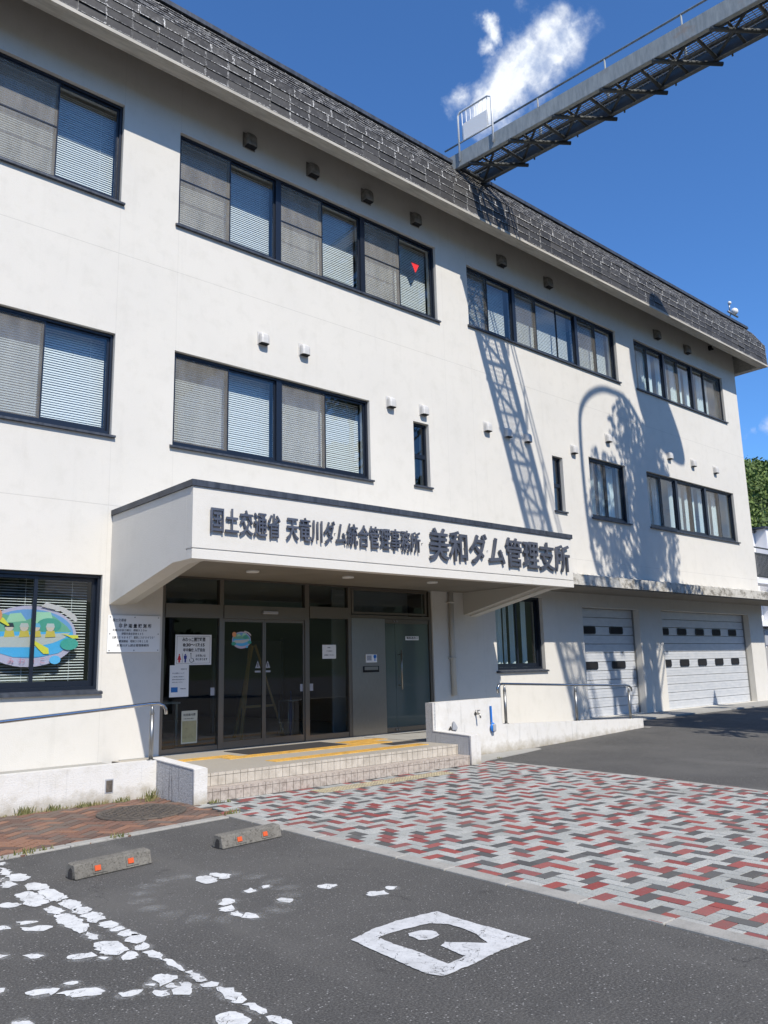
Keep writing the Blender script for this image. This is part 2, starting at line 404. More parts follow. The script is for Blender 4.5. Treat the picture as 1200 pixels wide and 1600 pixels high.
def asphalt():
    m = NT('asphalt', (.06, .06, .06), .9, spec=.3)
    f = m.noise(85, 4, .8); g = m.noise(34, 5, .7); a = m.noise(.45, 6, .62); b = m.noise(2.0, 6, .65); 
    sp = m.n('ShaderNodeTexVoronoi', Scale=120.0, _feature='F1'); sp.inputs['Scale'].default_value = 75.0; m.l(m.pos(), sp.inputs['Vector'])
    c = m.ramp(f, [(.32, (.030, .029, .027)), (.48, (.073, .070, .065)), (.60, (.125, .12, .111)), (.72, (.28, .27, .25))])
    c = m.mix(m.math('MULTIPLY', m.math('SUBTRACT', g, .55, clamp=True), 2.2, clamp=True), c, (.13, .127, .12))
    st = m.n('ShaderNodeSeparateColor'); m.l(sp.outputs['Color'], st.inputs[0])
    stone = m.math('MULTIPLY', m.math('GREATER_THAN', st.outputs[0], .93), m.math('LESS_THAN', sp.outputs['Distance'], .36))
    c = m.mix(m.math('MULTIPLY', stone, .75), c, (.36, .35, .33))
    c = m.mix(m.math('MULTIPLY', m.math('SUBTRACT', a, .43, clamp=True), 2.4, clamp=True), c, (.135, .129, .118))
    c = m.mix(m.math('MULTIPLY', m.math('SUBTRACT', b, .55, clamp=True), 1.6, clamp=True), c, (.04, .04, .04))
    # hairline cracks
    cv = m.n('ShaderNodeTexVoronoi', Scale=.33, _feature='DISTANCE_TO_EDGE')
    wv = m.n('ShaderNodeTexNoise', Scale=1.7, Detail=6.0, Roughness=.6); m.l(m.pos(), wv.inputs['Vector'])
    ad = m.n('ShaderNodeVectorMath', _operation='ADD'); m.l(m.pos(), ad.inputs[0]); m.l(wv.outputs['Color'], ad.inputs[1]); m.l(ad.outputs[0], cv.inputs['Vector'])
    cr = m.math('LESS_THAN', cv.outputs['Distance'], .0014)
    c = m.mix(m.math('MULTIPLY', m.math('MULTIPLY', cr, .55), m.math('GREATER_THAN', a, .52)), c, g3(.02))
    t1 = m.noise(.9, 4, .6, stretch=(1, .18, 1)); c = m.mix(m.math('MULTIPLY', m.math('SUBTRACT', t1, .56, clamp=True), 2.6, clamp=True), c, (.15, .143, .13))
    t2 = m.noise(3.2, 3, .5); c = m.mix(m.math('MULTIPLY', m.math('SUBTRACT', t2, .66, clamp=True), 5, clamp=True), c, (.032, .03, .028))
    m.color(c); m.bump(m.math('ADD', f, m.math('MULTIPLY', g, .7)), .75, .006); return m
M_asph = asphalt()
def pavers(name, cols, white=.0):
    m = NT(name, (.3, .3, .3), .9, spec=.25)
    at = m.n('ShaderNodeAttribute', _attribute_name='tone')
    c = m.ramp(at.outputs['Fac'], cols); m.t.nodes[-1]
    for n in m.t.nodes:
        if n.type == 'VALTORGB': n.color_ramp.interpolation = 'CONSTANT'
    a2 = m.n('ShaderNodeAttribute', _attribute_name='lime')
    c = m.mix(m.math('MULTIPLY', a2.outputs['Fac'], .16), c, (.3, .3, .29))
    f = m.noise(130, 3, .7); b = m.noise(1.3, 6, .65); g = m.noise(28, 5, .7)
    c = m.mix(m.math('MULTIPLY', m.math('SUBTRACT', f, .50, clamp=True), 3.6, clamp=True), c, g3(.11))
    c = m.mix(m.math('MULTIPLY', m.math('SUBTRACT', g, .60, clamp=True), 1.5, clamp=True), c, (.38, .37, .34))
    c = m.mix(m.math('MULTIPLY', m.math('SUBTRACT', b, .5, clamp=True), 1.8, clamp=True), c, (.17, .16, .135))
    m.color(c); m.bump(f, .6, .004); return m
M_pav = pavers('concrete_pavers', [(0, (.37, .375, .345)), (.27, (.44, .44, .405)), (.51, (.085, .082, .078)), (.745, (.255, .052, .045)), (.87, (.31, .07, .058))])
M_brn = pavers('worn_clay_pavers', [(0, (.20, .105, .07)), (.25, (.135, .08, .058)), (.5, (.27, .14, .085)), (.75, (.16, .115, .088))])
def concrete(name, base, k=1.0):
    m = NT(name, base, .93, spec=.25)
    a = m.noise(2.5, 6, .65); f = m.noise(110, 3, .65); g = m.noise(14, 6, .7)
    c = m.mix(m.math('MULTIPLY', m.math('SUBTRACT', a, .45, clamp=True), 1.8*k, clamp=True), base, tuple(b*.62 for b in base))
    c = m.mix(m.math('MULTIPLY', m.math('SUBTRACT', g, .54, clamp=True), 2.5*k, clamp=True), c, tuple(b*.5 for b in base))
    c = m.mix(m.math('MULTIPLY', m.math('SUBTRACT', f, .5, clamp=True), 1.6, clamp=True), c, tuple(b*.4 for b in base))
    m.color(c); m.bump(m.math('ADD', f, g), .5, .006); return m
M_kerb = concrete('kerb_concrete', (.36, .345, .31), 1.3); M_apron = concrete('apron_concrete', (.36, .35, .32), .7); M_stop = concrete('wheel_stop_concrete', (.22, .205, .175), 2.2)
_c = M_stop.b.inputs['Base Color'].links[0].from_socket
M_stop.color(M_stop.mix(M_stop.math('MULTIPLY', M_stop.math('SUBTRACT', M_stop.noise(48, 5, .8), .5, clamp=True), 5, clamp=True), _c, (.05, .045, .038)))
def tiles(name, base, px=.1, py=.1, stripes=False):
    m = NT(name, base, .55, spec=.4)
    p = m.n('ShaderNodeSeparateXYZ'); m.l(m.pos(), p.inputs[0])
    fx = m.math('FRACT', m.math('DIVIDE', m.math('ADD', p.outputs[0], 50.0), px)); fy = m.math('FRACT', m.math('DIVIDE', m.math('ADD', p.outputs[1], 50.0), py))
    j = m.math('MAXIMUM', m.math('MULTIPLY', m.math('LESS_THAN', fx, .035), .45), m.math('LESS_THAN', fy, .05))
    n = m.noise(4, 6, .65); c = m.mix(m.math('MULTIPLY', n, .5), base, tuple(b*.72 for b in base)); c = m.mix(m.math('MULTIPLY', j, .55), c, tuple(b*.33 for b in base))
    m.color(c); m.bump(m.math('SUBTRACT', 1, j), .3, .003); return m
M_plat = tiles('porch_floor_tile', (.43, .39, .32))
M_tile = NT('cream_step_tile', (.5, .45, .375), .45, spec=.45); M_tile.color(M_tile.ramp(M_tile.noise(7, 6, .7), [(.3, (.36, .32, .26)), (.6, (.52, .47, .395))]))
M_tile2 = NT('dirty_step_tile', (.4, .34, .28), .55); M_tile2.color(M_tile2.ramp(M_tile2.noise(14, 7, .75), [(.36, (.28, .23, .19)), (.56, (.46, .4, .34))]))
M_joint = NT('dark_sand_joint', (.022, .02, .016), .95)
M_grout = NT('grout', (.12, .10, .08), .9)
M_yel = NT('yellow_tactile', (.72, .43, .09), .6); M_yel.color(M_yel.ramp(M_yel.noise(9, 5, .7), [(.32, (.5, .31, .08)), (.6, (.78, .48, .11))]))
M_yel2 = NT('faded_tactile', (.42, .36, .24), .8); M_yel2.color(M_yel2.ramp(M_yel2.noise(9, 5, .7), [(.32, (.3, .26, .19)), (.6, (.47, .40, .25))]))
M_mat = NT('dark_floor_sheet', (.035, .032, .03), .9)
def roadpaint(base=(.66, .66, .64), wear=.0):
    m = NT('worn_road_paint', base, .8)
    a = m.noise(11, 7, .75); f = m.noise(75, 4, .8); v = m.n('ShaderNodeTexVoronoi', Scale=4.5, _feature='DISTANCE_TO_EDGE'); b = m.noise(2.2, 5, .6)
    wv = m.n('ShaderNodeTexNoise', Scale=7.0, Detail=6.0); m.l(m.pos(), wv.inputs['Vector'])
    ad = m.n('ShaderNodeVectorMath', _operation='MULTIPLY_ADD'); m.l(wv.outputs['Color'], ad.inputs[0]); ad.inputs[1].default_value = (.3, .3, .3); m.l(m.pos(), ad.inputs[2]); m.l(ad.outputs[0], v.inputs['Vector'])
    c = m.mix(m.math('MULTIPLY', m.math('SUBTRACT', a, .45, clamp=True), 2.5, clamp=True), base, tuple(q*.66 for q in base))
    c = m.mix(m.math('MULTIPLY', m.math('SUBTRACT', b, .5, clamp=True), 2.2, clamp=True), c, tuple(q*.6 for q in base))
    c = m.mix(m.math('MULTIPLY', m.math('GREATER_THAN', f, .60), .45), c, g3(.22))
    m.color(c); m.bump(f, .6, .004)
    hole = m.math('MAXIMUM', m.math('GREATER_THAN', m.math('ADD', m.math('MULTIPLY', f, .75), m.math('MULTIPLY', a, .45)), .715-wear), m.math('LESS_THAN', v.outputs['Distance'], .008))
    tr = m.n('ShaderNodeBsdfTransparent'); mx = m.n('ShaderNodeMixShader'); m.l(hole, mx.inputs[0]); m.l(m.b.outputs[0], mx.inputs[1]); m.l(tr.outputs[0], mx.inputs[2]); m.l(mx.outputs[0], m.out.inputs[0])
    return m
M_rp = roadpaint()
M_rp2 = roadpaint((.58, .58, .57), .01); M_rp2.m.name = 'greyed_road_paint'
def dust():
    m = NT('paint_dust'); tr = m.n('ShaderNodeBsdfTransparent'); mx = m.n('ShaderNodeMixShader')
    m.b.inputs['Base Color'].default_value = (.5, .5, .48, 1); m.b.inputs['Roughness'].default_value = .9
    f = m.noise(95, 4, .75); at = m.n('ShaderNodeAttribute', _attribute_name='tone')
    g = m.noise(7, 5, .7)
    a = m.math('MULTIPLY', m.math('SUBTRACT', m.math('ADD', m.math('MULTIPLY', at.outputs['Fac'], .42), m.math('ADD', m.math('MULTIPLY', f, .8), m.math('MULTIPLY', g, .45))), .80), 3.0, clamp=True)
    a = m.math('MULTIPLY', a, at.outputs['Fac'], clamp=True)
    m.l(a, mx.inputs[0]); m.l(tr.outputs[0], mx.inputs[1]); m.l(m.b.outputs[0], mx.inputs[2]); m.l(mx.outputs[0], m.out.inputs[0]); return m
M_dust = dust()
M_refl = NT('orange_reflector', (.62, .10, .02), .3); M_iron = NT('rusty_iron', (.07, .06, .05), .8); M_iron.color(M_iron.ramp(M_iron.noise(20, 5, .7), [(.35, (.045, .04, .035)), (.65, (.13, .105, .08))]))
M_blue = NT('blue_plastic', (.01, .16, .55), .35)
M_brass = NT('chromed_tap', (.4, .38, .34), .3, .9)
M_wood = NT('yellow_timber', (.42, .25, .09), .6); M_wood2 = NT('brown_timber', (.16, .085, .04), .6)
def leaf(name, a, b):
    m = NT(name, a, .65, spec=.3); at = m.n('ShaderNodeAttribute', _attribute_name='tone'); m.color(m.ramp(at.outputs['Fac'], [(0, a), (1, b)])); return m
M_leaf = leaf('dark_foliage', (.018, .042, .010), (.075, .12, .028))
M_hleaf = leaf('hillside_foliage', (.05, .085, .02), (.20, .26, .07))
M_weed = leaf('dry_weed', (.07, .10, .025), (.26, .22, .10))
M_bark = NT('bark', (.10, .08, .06), .9)
M_hill = NT('hill_soil', (.03, .055, .018), .95); M_hill.color(M_hill.ramp(M_hill.noise(.05, 6, .6), [(.35, (.02, .04, .013)), (.65, (.06, .09, .028))]))
M_nb = stucco('neighbour_render', (.74, .74, .75), .3)
M_moist = NT('pale_grey_paint', (.33, .34, .36), .8)
# ================================================================ the setting
def ss(t): t = max(0., min(1., t)); return t*t*(3-2*t)
def gz(x, y): return .17*ss((x-10.4)/7.5)*ss((y+6.5)/5.0)
def ground():
    m = MB(); xs = [-900, -300, -80, -20] + [(-10 + .5*i) for i in range(0, 90)] + [40, 60, 120, 300, 900]
    ys = [-900, -300, -80, -30] + [(-20+.5*i) for i in range(0, 46)] + [8, 20, 60, 150, 400, 900]
    V = [[m.bm.verts.new((x, y, gz(x, y))) for x in xs] for y in ys]
    for j in range(len(ys)-1):
        for i in range(len(xs)-1):
            f = m.bm.faces.new((V[j][i], V[j][i+1], V[j+1][i+1], V[j+1][i])); f.smooth = True
    return structure(m.build('asphalt_car_park', M_asph, fix=False))
ground()

def herring(name, poly, z, th, mat, unit, origin, ang, seed, tonef, gap=.008):
    r = random.Random(seed); m = MB(); lt = m.bm.faces.layers.float if False else None
    tone = []
    ca, sa = math.cos(ang), math.sin(ang)
    inv = [((x-origin[0])*ca+(y-origin[1])*sa, -(x-origin[0])*sa+(y-origin[1])*ca) for x, y in poly]
    i0 = int(min(p[0] for p in inv)/unit)-3; i1 = int(max(p[0] for p in inv)/unit)+3
    j0 = int(min(p[1] for p in inv)/unit)-3; j1 = int(max(p[1] for p in inv)/unit)+3
    for i in range(i0, i1):
        for j in range(j0, j1):
            d = (i-j) % 4
            if d == 0: a, b, c_, e = i, j, i+2, j+1
            elif d == 3: a, b, c_, e = i, j, i+1, j+2
            else: continue
            cx, cy = (a+c_)/2*unit, (b+e)/2*unit
            wx, wy = origin[0]+cx*ca-cy*sa, origin[1]+cx*sa+cy*ca
            if not pip(wx, wy, poly): continue
            g = gap/2; zz = z + gz(wx, wy) + r.uniform(-.0012, .0012); t1 = r.uniform(-.004, .004); t2 = r.uniform(-.004, .004)
            x0, x1, y0, y1 = a*unit+g, c_*unit-g, b*unit+g, e*unit-g; bv = .0012
            def P(x, y, h): 
                hh = h+(x-cx)*t1+(y-cy)*t2
                return (origin[0]+x*ca-y*sa, origin[1]+x*sa+y*ca, hh)
            top = [m.bm.verts.new(P(x, y, zz+th)) for x, y in ((x0+bv, y0+bv), (x1-bv, y0+bv), (x1-bv, y1-bv), (x0+bv, y1-bv))]
            mid = [m.bm.verts.new(P(x, y, zz+th-bv)) for x, y in ((x0, y0), (x1, y0), (x1, y1), (x0, y1))]
            lo = [m.bm.verts.new(P(x, y, zz)) for x, y in ((x0, y0), (x1, y0), (x1, y1), (x0, y1))]
            fs = [m.bm.faces.new(top)]
            for A, B in ((mid, top), (lo, mid)):
                for k in range(4): fs.append(m.bm.faces.new((A[k], A[(k+1) % 4], B[(k+1) % 4], B[k])))
            tn, lm = tonef(r, wx, wy)
            tone += [(tn, lm)]*len(fs)
    o = m.build(name, mat, fix=False)
    me = o.data
    a = me.attributes.new('tone', 'FLOAT', 'FACE'); b = me.attributes.new('lime', 'FLOAT', 'FACE')
    a.data.foreach_set('value', [t[0] for t in tone]); b.data.foreach_set('value', [t[1] for t in tone])
    return o
PLAZA = [(4.72, -3.42), (4.85, -2.63), (9.30, -2.63), (9.92, -2.2), (9.86, -2.6), (9.70, -5.2), (9.42, -7.0), (9.0, -12.5), (4.53, -12.5), (4.62, -9.1)]
PLAZA = [(4.66, -3.50), (4.62, -2.60), (9.9, -2.60), (9.85, -2.9), (9.73, -5.2), (9.49, -7.0), (8.96, -12.6), (4.46, -12.6), (4.55, -9.1), (4.59, -6.8)]
laid = []
def ptone(r, x, y):
    near = [c for (a, b, c) in laid[-260:] if (a-x)**2+(b-y)**2 < .0484]
    best = None
    for _ in range(6):
        k = r.choices((0, 1, 2), (41, 23, 40))[0]; n = near.count(k)*(1.0 if k else .45)
        if best is None or n < best[0]: best = (n, k)
        if n < 1: break
    k = best[1]; laid.append((x, y, k))
    return (r.uniform(0, .5), r.uniform(.52, .74), r.uniform(.75, .99))[k], r.random()
structure(herring('block_paving', PLAZA, -.008, .020, M_pav, .1, (5.0, -3.0), R(-1.4), 3, ptone))
m = MB(); m.flat([PLAZA], .0015, .0015); structure(m.build('paving_bed', M_joint))
BRK = [(-3.5, -1.68), (4.66, -1.68), (4.66, -2.66), (4.64, -2.70), (4.60, -3.45), (4.50, -3.56), (2.25, -3.79), (-3.5, -4.40)]
structure(herring('brick_forecourt', BRK, -.008, .020, M_brn, .105, (2, -3), R(38), 5, lambda r, x, y: (r.random(), r.random()*.25), gap=.014))
m = MB(); m.flat([BRK], .0015, .0015); structure(m.build('brick_bed', M_joint))
def kerb(name, pts, wd, h, L=.6):
    m = MB(); d = 0
    for a, b in zip(pts, pts[1:]):
        a = Vector((a[0], a[1], 0)); b = Vector((b[0], b[1], 0)); t = (b-a); n = max(1, round(t.length/L)); 
        X = t.normalized(); Y = Vector((-X.y, X.x, 0))
        for i in range(n):
            p = a + t*(i+.5)/n; q = m.obox((p.x, p.y, gz(p.x, p.y)+h/2-.01 + rnd.uniform(-.0015, .0015)), (X, Y, Vector((0, 0, 1))), t.length/n/2-.004, wd/2, h/2+.01)
    bmesh.ops.bevel(m.bm, geom=m.bm.edges[:], offset=.006, segments=1, affect='EDGES')
    return structure(m.build(name, M_kerb))
kerb('plaza_kerb', [(4.632, -3.50), (4.562, -6.8), (4.522, -9.2), (4.447, -12.6)], .135, .015)
kerb('forecourt_kerb', [(-3.5, -4.42), (2.27, -3.80), (4.54, -3.57)], .12, .015)
kerb('far_paving_edge', [(9.85, -2.66), (9.72, -5.2), (9.48, -7.0), (8.96, -12.5)], .10, .014)
# pale concrete gutter by the tap, apron in front of the garages
m = MB(); m.flat([[(9.56, -1.86), (11.9, -1.86), (11.7, -2.10), (9.9, -2.46), (9.56, -2.62)]], .004, .012)
structure(m.build('gutter_slab', M_apron))
m = MB()
m.prism([(15.48, -.02), (27.5, -.02), (27.5, .2), (15.48, .2)], 'y', -1.02, .55)
structure(m.build('garage_apron', M_apron))
m = MB(); m.box(15.5, 16.7, -1.95, -1.03, -.02, .13); m.bevel(.01); structure(m.build('apron_step', M_kerb))

# painted markings
PAINT_LINE=[[(2.211,-3.955),(2.258,-3.983),(2.218,-4.058),(2.18,-4.063)],[(2.159,-4.133),(2.181,-4.213),(2.165,-4.415),(2.122,-4.442),(2.092,-4.368)],[(2.132,-4.41),(2.224,-4.51),(2.234,-4.645),(2.159,-4.716),(2.101,-4.684),(2.099,-4.551)],[(2.053,-4.502),(2.073,-4.523),(2.009,-4.654)],[(2.001,-4.713),(2.082,-4.634),(2.085,-4.783),(2.017,-4.852),(1.974,-4.806)],[(2.131,-4.832),(2.219,-4.849),(2.228,-5.048),(2.125,-5.084),(2.105,-4.992)],[(2.131,-5.091),(2.227,-5.075),(2.23,-5.43),(2.118,-5.46),(2.104,-5.271)],[(1.971,-5.114),(2.072,-5.046),(2.113,-5.195),(2.105,-5.421),(1.983,-5.515),(1.962,-5.368)],[(2.125,-5.507),(2.223,-5.48),(2.242,-5.645),(2.151,-5.781),(2.121,-5.735)],[(2.128,-5.758),(2.215,-5.735),(2.237,-5.833),(2.148,-5.888),(2.116,-5.833)],[(1.844,-5.228),(1.917,-5.289),(1.928,-5.379),(1.858,-5.384),(1.819,-5.313)],[(2.01,-5.596),(2.078,-5.553),(2.095,-5.723),(2.039,-5.796),(1.995,-5.707)],[(2.0,-5.77),(2.094,-5.81),(2.093,-5.973),(2.078,-6.159),(2.007,-6.257),(1.971,-6.145),(1.97,-5.947)],[(2.128,-5.903),(2.229,-5.899),(2.224,-6.074),(2.107,-6.11)],[(2.01,-6.248),(2.049,-6.35),(2.02,-6.44),(1.988,-6.378)],[(1.972,-6.507),(2.041,-6.508),(2.088,-6.596),(2.074,-6.723),(1.976,-6.792),(1.948,-6.701)],[(2.129,-6.179),(2.208,-6.14),(2.235,-6.255),(2.155,-6.303)],[(2.135,-6.314),(2.221,-6.287),(2.222,-6.353),(2.144,-6.398)],[(2.138,-6.411),(2.231,-6.401),(2.225,-6.531),(2.151,-6.516)],[(2.133,-6.556),(2.219,-6.494),(2.224,-6.637),(2.137,-6.676)],[(1.988,-6.82),(2.067,-6.769),(2.082,-6.838),(2.035,-6.903),(1.993,-6.876)],[(2.11,-6.731),(2.194,-6.677),(2.186,-6.77),(2.12,-6.807)],[(2.12,-6.85),(2.162,-6.85),(2.156,-7.006),(2.121,-7.021)],[(2.127,-7.037),(2.171,-7.046),(2.165,-7.231),(2.126,-7.242)],[(2.136,-7.262),(2.174,-7.277),(2.173,-7.447),(2.128,-7.437)],[(2.118,-7.487),(2.172,-7.477),(2.192,-7.54),(2.135,-7.566),(2.11,-7.529)],[(1.995,-7.188),(2.055,-7.226),(2.092,-7.308),(2.005,-7.352),(1.964,-7.345)],[(1.987,-7.439),(2.07,-7.388),(2.072,-7.482),(2.01,-7.551),(1.963,-7.523)],[(1.971,-7.382),(2.026,-7.361),(2.03,-7.398),(1.976,-7.436)],[(1.915,-7.375),(1.959,-7.444),(1.961,-7.494),(1.925,-7.489),(1.896,-7.436)],[(2.118,-7.578),(2.184,-7.595),(2.182,-7.793),(2.127,-7.821),(2.113,-7.716)],[(2.129,-7.853),(2.179,-7.839),(2.174,-7.97),(2.131,-7.984)],[(2.13,-8.024),(2.182,-8.031),(2.179,-8.164),(2.131,-8.181)],[(1.971,-7.873),(2.057,-7.854),(2.071,-8.007),(2.0,-8.068),(1.946,-7.982)],[(1.778,-5.748),(1.887,-5.807),(1.876,-5.864),(1.794,-5.832)],[(1.781,-5.884),(1.905,-5.967),(1.906,-6.027),(1.827,-6.034),(1.771,-5.951)],[(1.655,-5.741),(1.742,-5.819),(1.701,-5.866),(1.638,-5.802)],[(1.629,-6.402),(1.711,-6.46),(1.696,-6.523),(1.626,-6.488)],[(1.799,-6.576),(1.92,-6.672),(1.872,-6.727),(1.793,-6.663)],[(1.907,-6.737),(1.949,-6.78),(1.918,-6.805)],[(1.495,-6.267),(1.572,-6.344),(1.516,-6.366)],[(1.47,-6.942),(1.591,-7.021),(1.565,-7.077),(1.47,-7.011)],[(1.583,-7.075),(1.726,-7.156),(1.747,-7.219),(1.691,-7.243),(1.597,-7.161)],[(1.767,-7.299),(1.89,-7.333),(1.822,-7.375),(1.767,-7.34)],[(1.635,-6.968),(1.698,-7.014),(1.68,-7.047),(1.631,-7.006)],[(1.914,-7.282),(1.954,-7.301),(1.936,-7.338)],[(1.335,-6.764),(1.406,-6.823),(1.38,-6.893),(1.317,-6.829)],[(1.317,-7.265),(1.363,-7.311),(1.356,-7.365),(1.298,-7.308)]]
PAINT_ARC=[[(3.113,-5.586),(3.2,-5.609),(3.178,-5.804),(3.087,-5.812),(3.051,-5.736)],[(3.218,-5.577),(3.303,-5.606),(3.315,-5.732),(3.232,-5.814),(3.212,-5.693)],[(3.142,-6.178),(3.225,-6.152),(3.227,-6.251),(3.139,-6.244)],[(2.915,-6.273),(2.986,-6.25),(3.008,-6.33),(2.944,-6.382),(2.867,-6.363)],[(2.832,-6.417),(2.914,-6.404),(2.905,-6.479),(2.826,-6.522),(2.805,-6.485)],[(2.798,-6.565),(2.875,-6.558),(2.864,-6.633),(2.819,-6.678)],[(2.845,-6.649),(2.914,-6.636),(2.924,-6.745),(2.861,-6.776),(2.825,-6.725)],[(3.302,-6.17),(3.359,-6.176),(3.336,-6.225),(3.286,-6.226)],[(3.566,-6.445),(3.641,-6.439),(3.695,-6.534),(3.586,-6.585)],[(3.173,-6.517),(3.256,-6.507),(3.269,-6.618),(3.191,-6.621)],[(3.713,-6.811),(3.829,-6.877),(3.792,-6.951),(3.72,-6.952),(3.678,-6.886)],[(3.882,-6.816),(3.959,-6.862),(3.932,-6.893),(3.851,-6.9)]]
PAINT_BOX=[[(3.036,-7.501),(3.23,-7.447),(3.445,-7.431),(3.745,-7.469),(3.737,-7.573),(3.736,-7.836),(3.745,-8.206),(3.477,-8.206),(3.245,-8.235),(3.028,-8.242),(2.985,-8.175),(2.996,-7.951),(3.013,-7.755)],[(3.168,-7.575),(3.353,-7.574),(3.544,-7.603),(3.614,-7.693),(3.616,-7.821),(3.59,-7.955),(3.529,-8.081),(3.445,-7.981),(3.375,-7.902),(3.32,-7.926),(3.298,-8.072),(3.303,-8.132),(3.153,-8.143),(3.157,-8.07),(3.167,-7.891),(3.162,-7.743)]]
PAINT_DOT=[[(3.319,-7.652),(3.429,-7.669),(3.472,-7.73),(3.419,-7.803),(3.31,-7.805)]]

def chaikin(L, n=1, grow=1.07):
    cx = sum(p[0] for p in L)/len(L); cy = sum(p[1] for p in L)/len(L)
    L = [(cx+(x-cx)*grow, cy+(y-cy)*grow) for x, y in L]
    for _ in range(n):
        q = []
        for i in range(len(L)):
            a, b = L[i], L[(i+1) % len(L)]
            q += [(a[0]*.78+b[0]*.22, a[1]*.78+b[1]*.22), (a[0]*.22+b[0]*.78, a[1]*.22+b[1]*.78)]
        L = q
    return L
def jag(L, amp, r, step=.02):
    o_ = []
    for i in range(len(L)):
        a = Vector(L[i]); b = Vector(L[(i+1) % len(L)]); n = max(1, int((b-a).length/step))
        for k in range(n):
            p = a.lerp(b, k/n); q = Vector((noise.noise(Vector((p.x*20, p.y*20, 1.3))), noise.noise(Vector((p.x*20, p.y*20, 7.7)))))
            q += .7*Vector((noise.noise(Vector((p.x*60, p.y*60, 1.3))), noise.noise(Vector((p.x*60, p.y*60, 7.7)))))
            o_.append((p.x+q.x*amp, p.y+q.y*amp))
    return o_
def marks(name, loops_list, mat, amp=.026, holes=False):
    m = MB()
    if holes: m.flat([jag(L, amp, rnd) for L in loops_list], .0047, .0009)
    else:
        for L in loops_list: m.flat([jag(chaikin(L), amp, rnd)], .0047, .0009)
    return structure(m.build(name, mat))
marks('painted_bay_line', PAINT_LINE, M_rp); marks('painted_symbol_arc', PAINT_ARC, M_rp)
marks('painted_box_symbol', PAINT_BOX, M_rp2, .008, True); marks('painted_box_dot', PAINT_DOT, M_rp2, .008)
def dust_patch(name, blobs):
    m = MB(); lay = m.bm.verts.layers.float.new('tone')
    for (cx, cy, rx, ry, an, k) in blobs:
        ctr = m.bm.verts.new((cx, cy, .0032)); ctr[lay] = k; prev = None; N = 20; ring = []; ring2 = []
        for i in range(N):
            t = 2*math.pi*i/N
            for f, a, rr in ((.55, k*.8, ring), (1, 0, ring2)):
                x, y = rx*f*math.cos(t), ry*f*math.sin(t)
                v = m.bm.verts.new((cx+x*math.cos(an)-y*math.sin(an), cy+x*math.sin(an)+y*math.cos(an), .0032)); v[lay] = a; rr.append(v)
        for i in range(N):
            j = (i+1) % N
            m.bm.faces.new((ctr, ring[i], ring[j])); m.bm.faces.new((ring[i], ring2[i], ring2[j], ring[j]))
    return structure(m.build(name, M_dust, fix=False))
bl = []
for k, P in enumerate(PAINT_LINE+PAINT_ARC):
    cx = sum(p[0] for p in P)/len(P); cy = sum(p[1] for p in P)/len(P)
    rx = (max(p[0] for p in P)-min(p[0] for p in P))/2; ry = (max(p[1] for p in P)-min(p[1] for p in P))/2
    m_ = dust_patch('paint_residue', [(cx, cy, rx*1.5+.07, ry*1.5+.07, 0, .62)]) if False else bl.append((cx, cy, rx*1.15+.045, ry*1.15+.045, 0, .8))
for i in range(len(bl)):
    bl[i] = bl[i][:5]+(bl[i][5],)
def dust_all(bl):
    # one sheet per blob, each lifted a hair so that none lie in the same plane
    m = MB(); lay = m.bm.verts.layers.float.new('tone')
    for q, (cx, cy, rx, ry, an, k) in enumerate(bl):
        z = .0018 + q*.00003; N = 18; c0 = m.bm.verts.new((cx, cy, z)); c0[lay] = k; r1 = []; r2 = []
        for i in range(N):
            t = 2*math.pi*i/N
            for f, a, rr in ((.55, k*.75, r1), (1, 0, r2)):
                x, y = rx*f*math.cos(t), ry*f*math.sin(t)
                v = m.bm.verts.new((cx+x*math.cos(an)-y*math.sin(an), cy+x*math.sin(an)+y*math.cos(an), z)); v[lay] = a; rr.append(v)
        for i in range(N):
            j = (i+1) % N
            m.bm.faces.new((c0, r1[i], r1[j])); m.bm.faces.new((r1[i], r2[i], r2[j], r1[j]))
    return structure(m.build('paint_residue', M_dust, fix=False))
# the worn-away circle of the wheelchair symbol between the surviving flakes
for t in range(0, 360, 20):
    bl.append((2.98+.46*math.cos(R(t)), -6.10+.62*math.sin(R(t)), .16, .13, R(t), .62))
dust_all(bl)

# hills all round, the near wooded one on the right
def hill_h(az):
    d = abs((math.degrees(az)-64+180) % 360-180)
    return 46 + 17*math.exp(-(d/34)**2) + 9*math.sin(az*5+1)*(.3+.7*min(1, d/40)) + 3*math.sin(az*13)
def hills():
    m = MB(); NA, NR = 180, 14; V = []
    for i in range(NA):
        az = 2*math.pi*i/NA; H_ = max(7, hill_h(az)); row = []
        for k in range(NR):
            f = k/(NR-1); r_ = 120 + 230*f
            h = H_*ss(f*1.15) + 4*noise.noise(Vector((r_*math.sin(az)*.03, r_*math.cos(az)*.03, 0)))*f
            row.append(m.bm.verts.new((r_*math.sin(az), -11.3+r_*math.cos(az), h-.5)))
        V.append(row)
    for i in range(NA):
        for k in range(NR-1):
            f = m.bm.faces.new((V[i][k], V[i][k+1], V[(i+1) % NA][k+1], V[(i+1) % NA][k])); f.smooth = True
    structure(m.build('wooded_hill', M_hill)) 
hills()
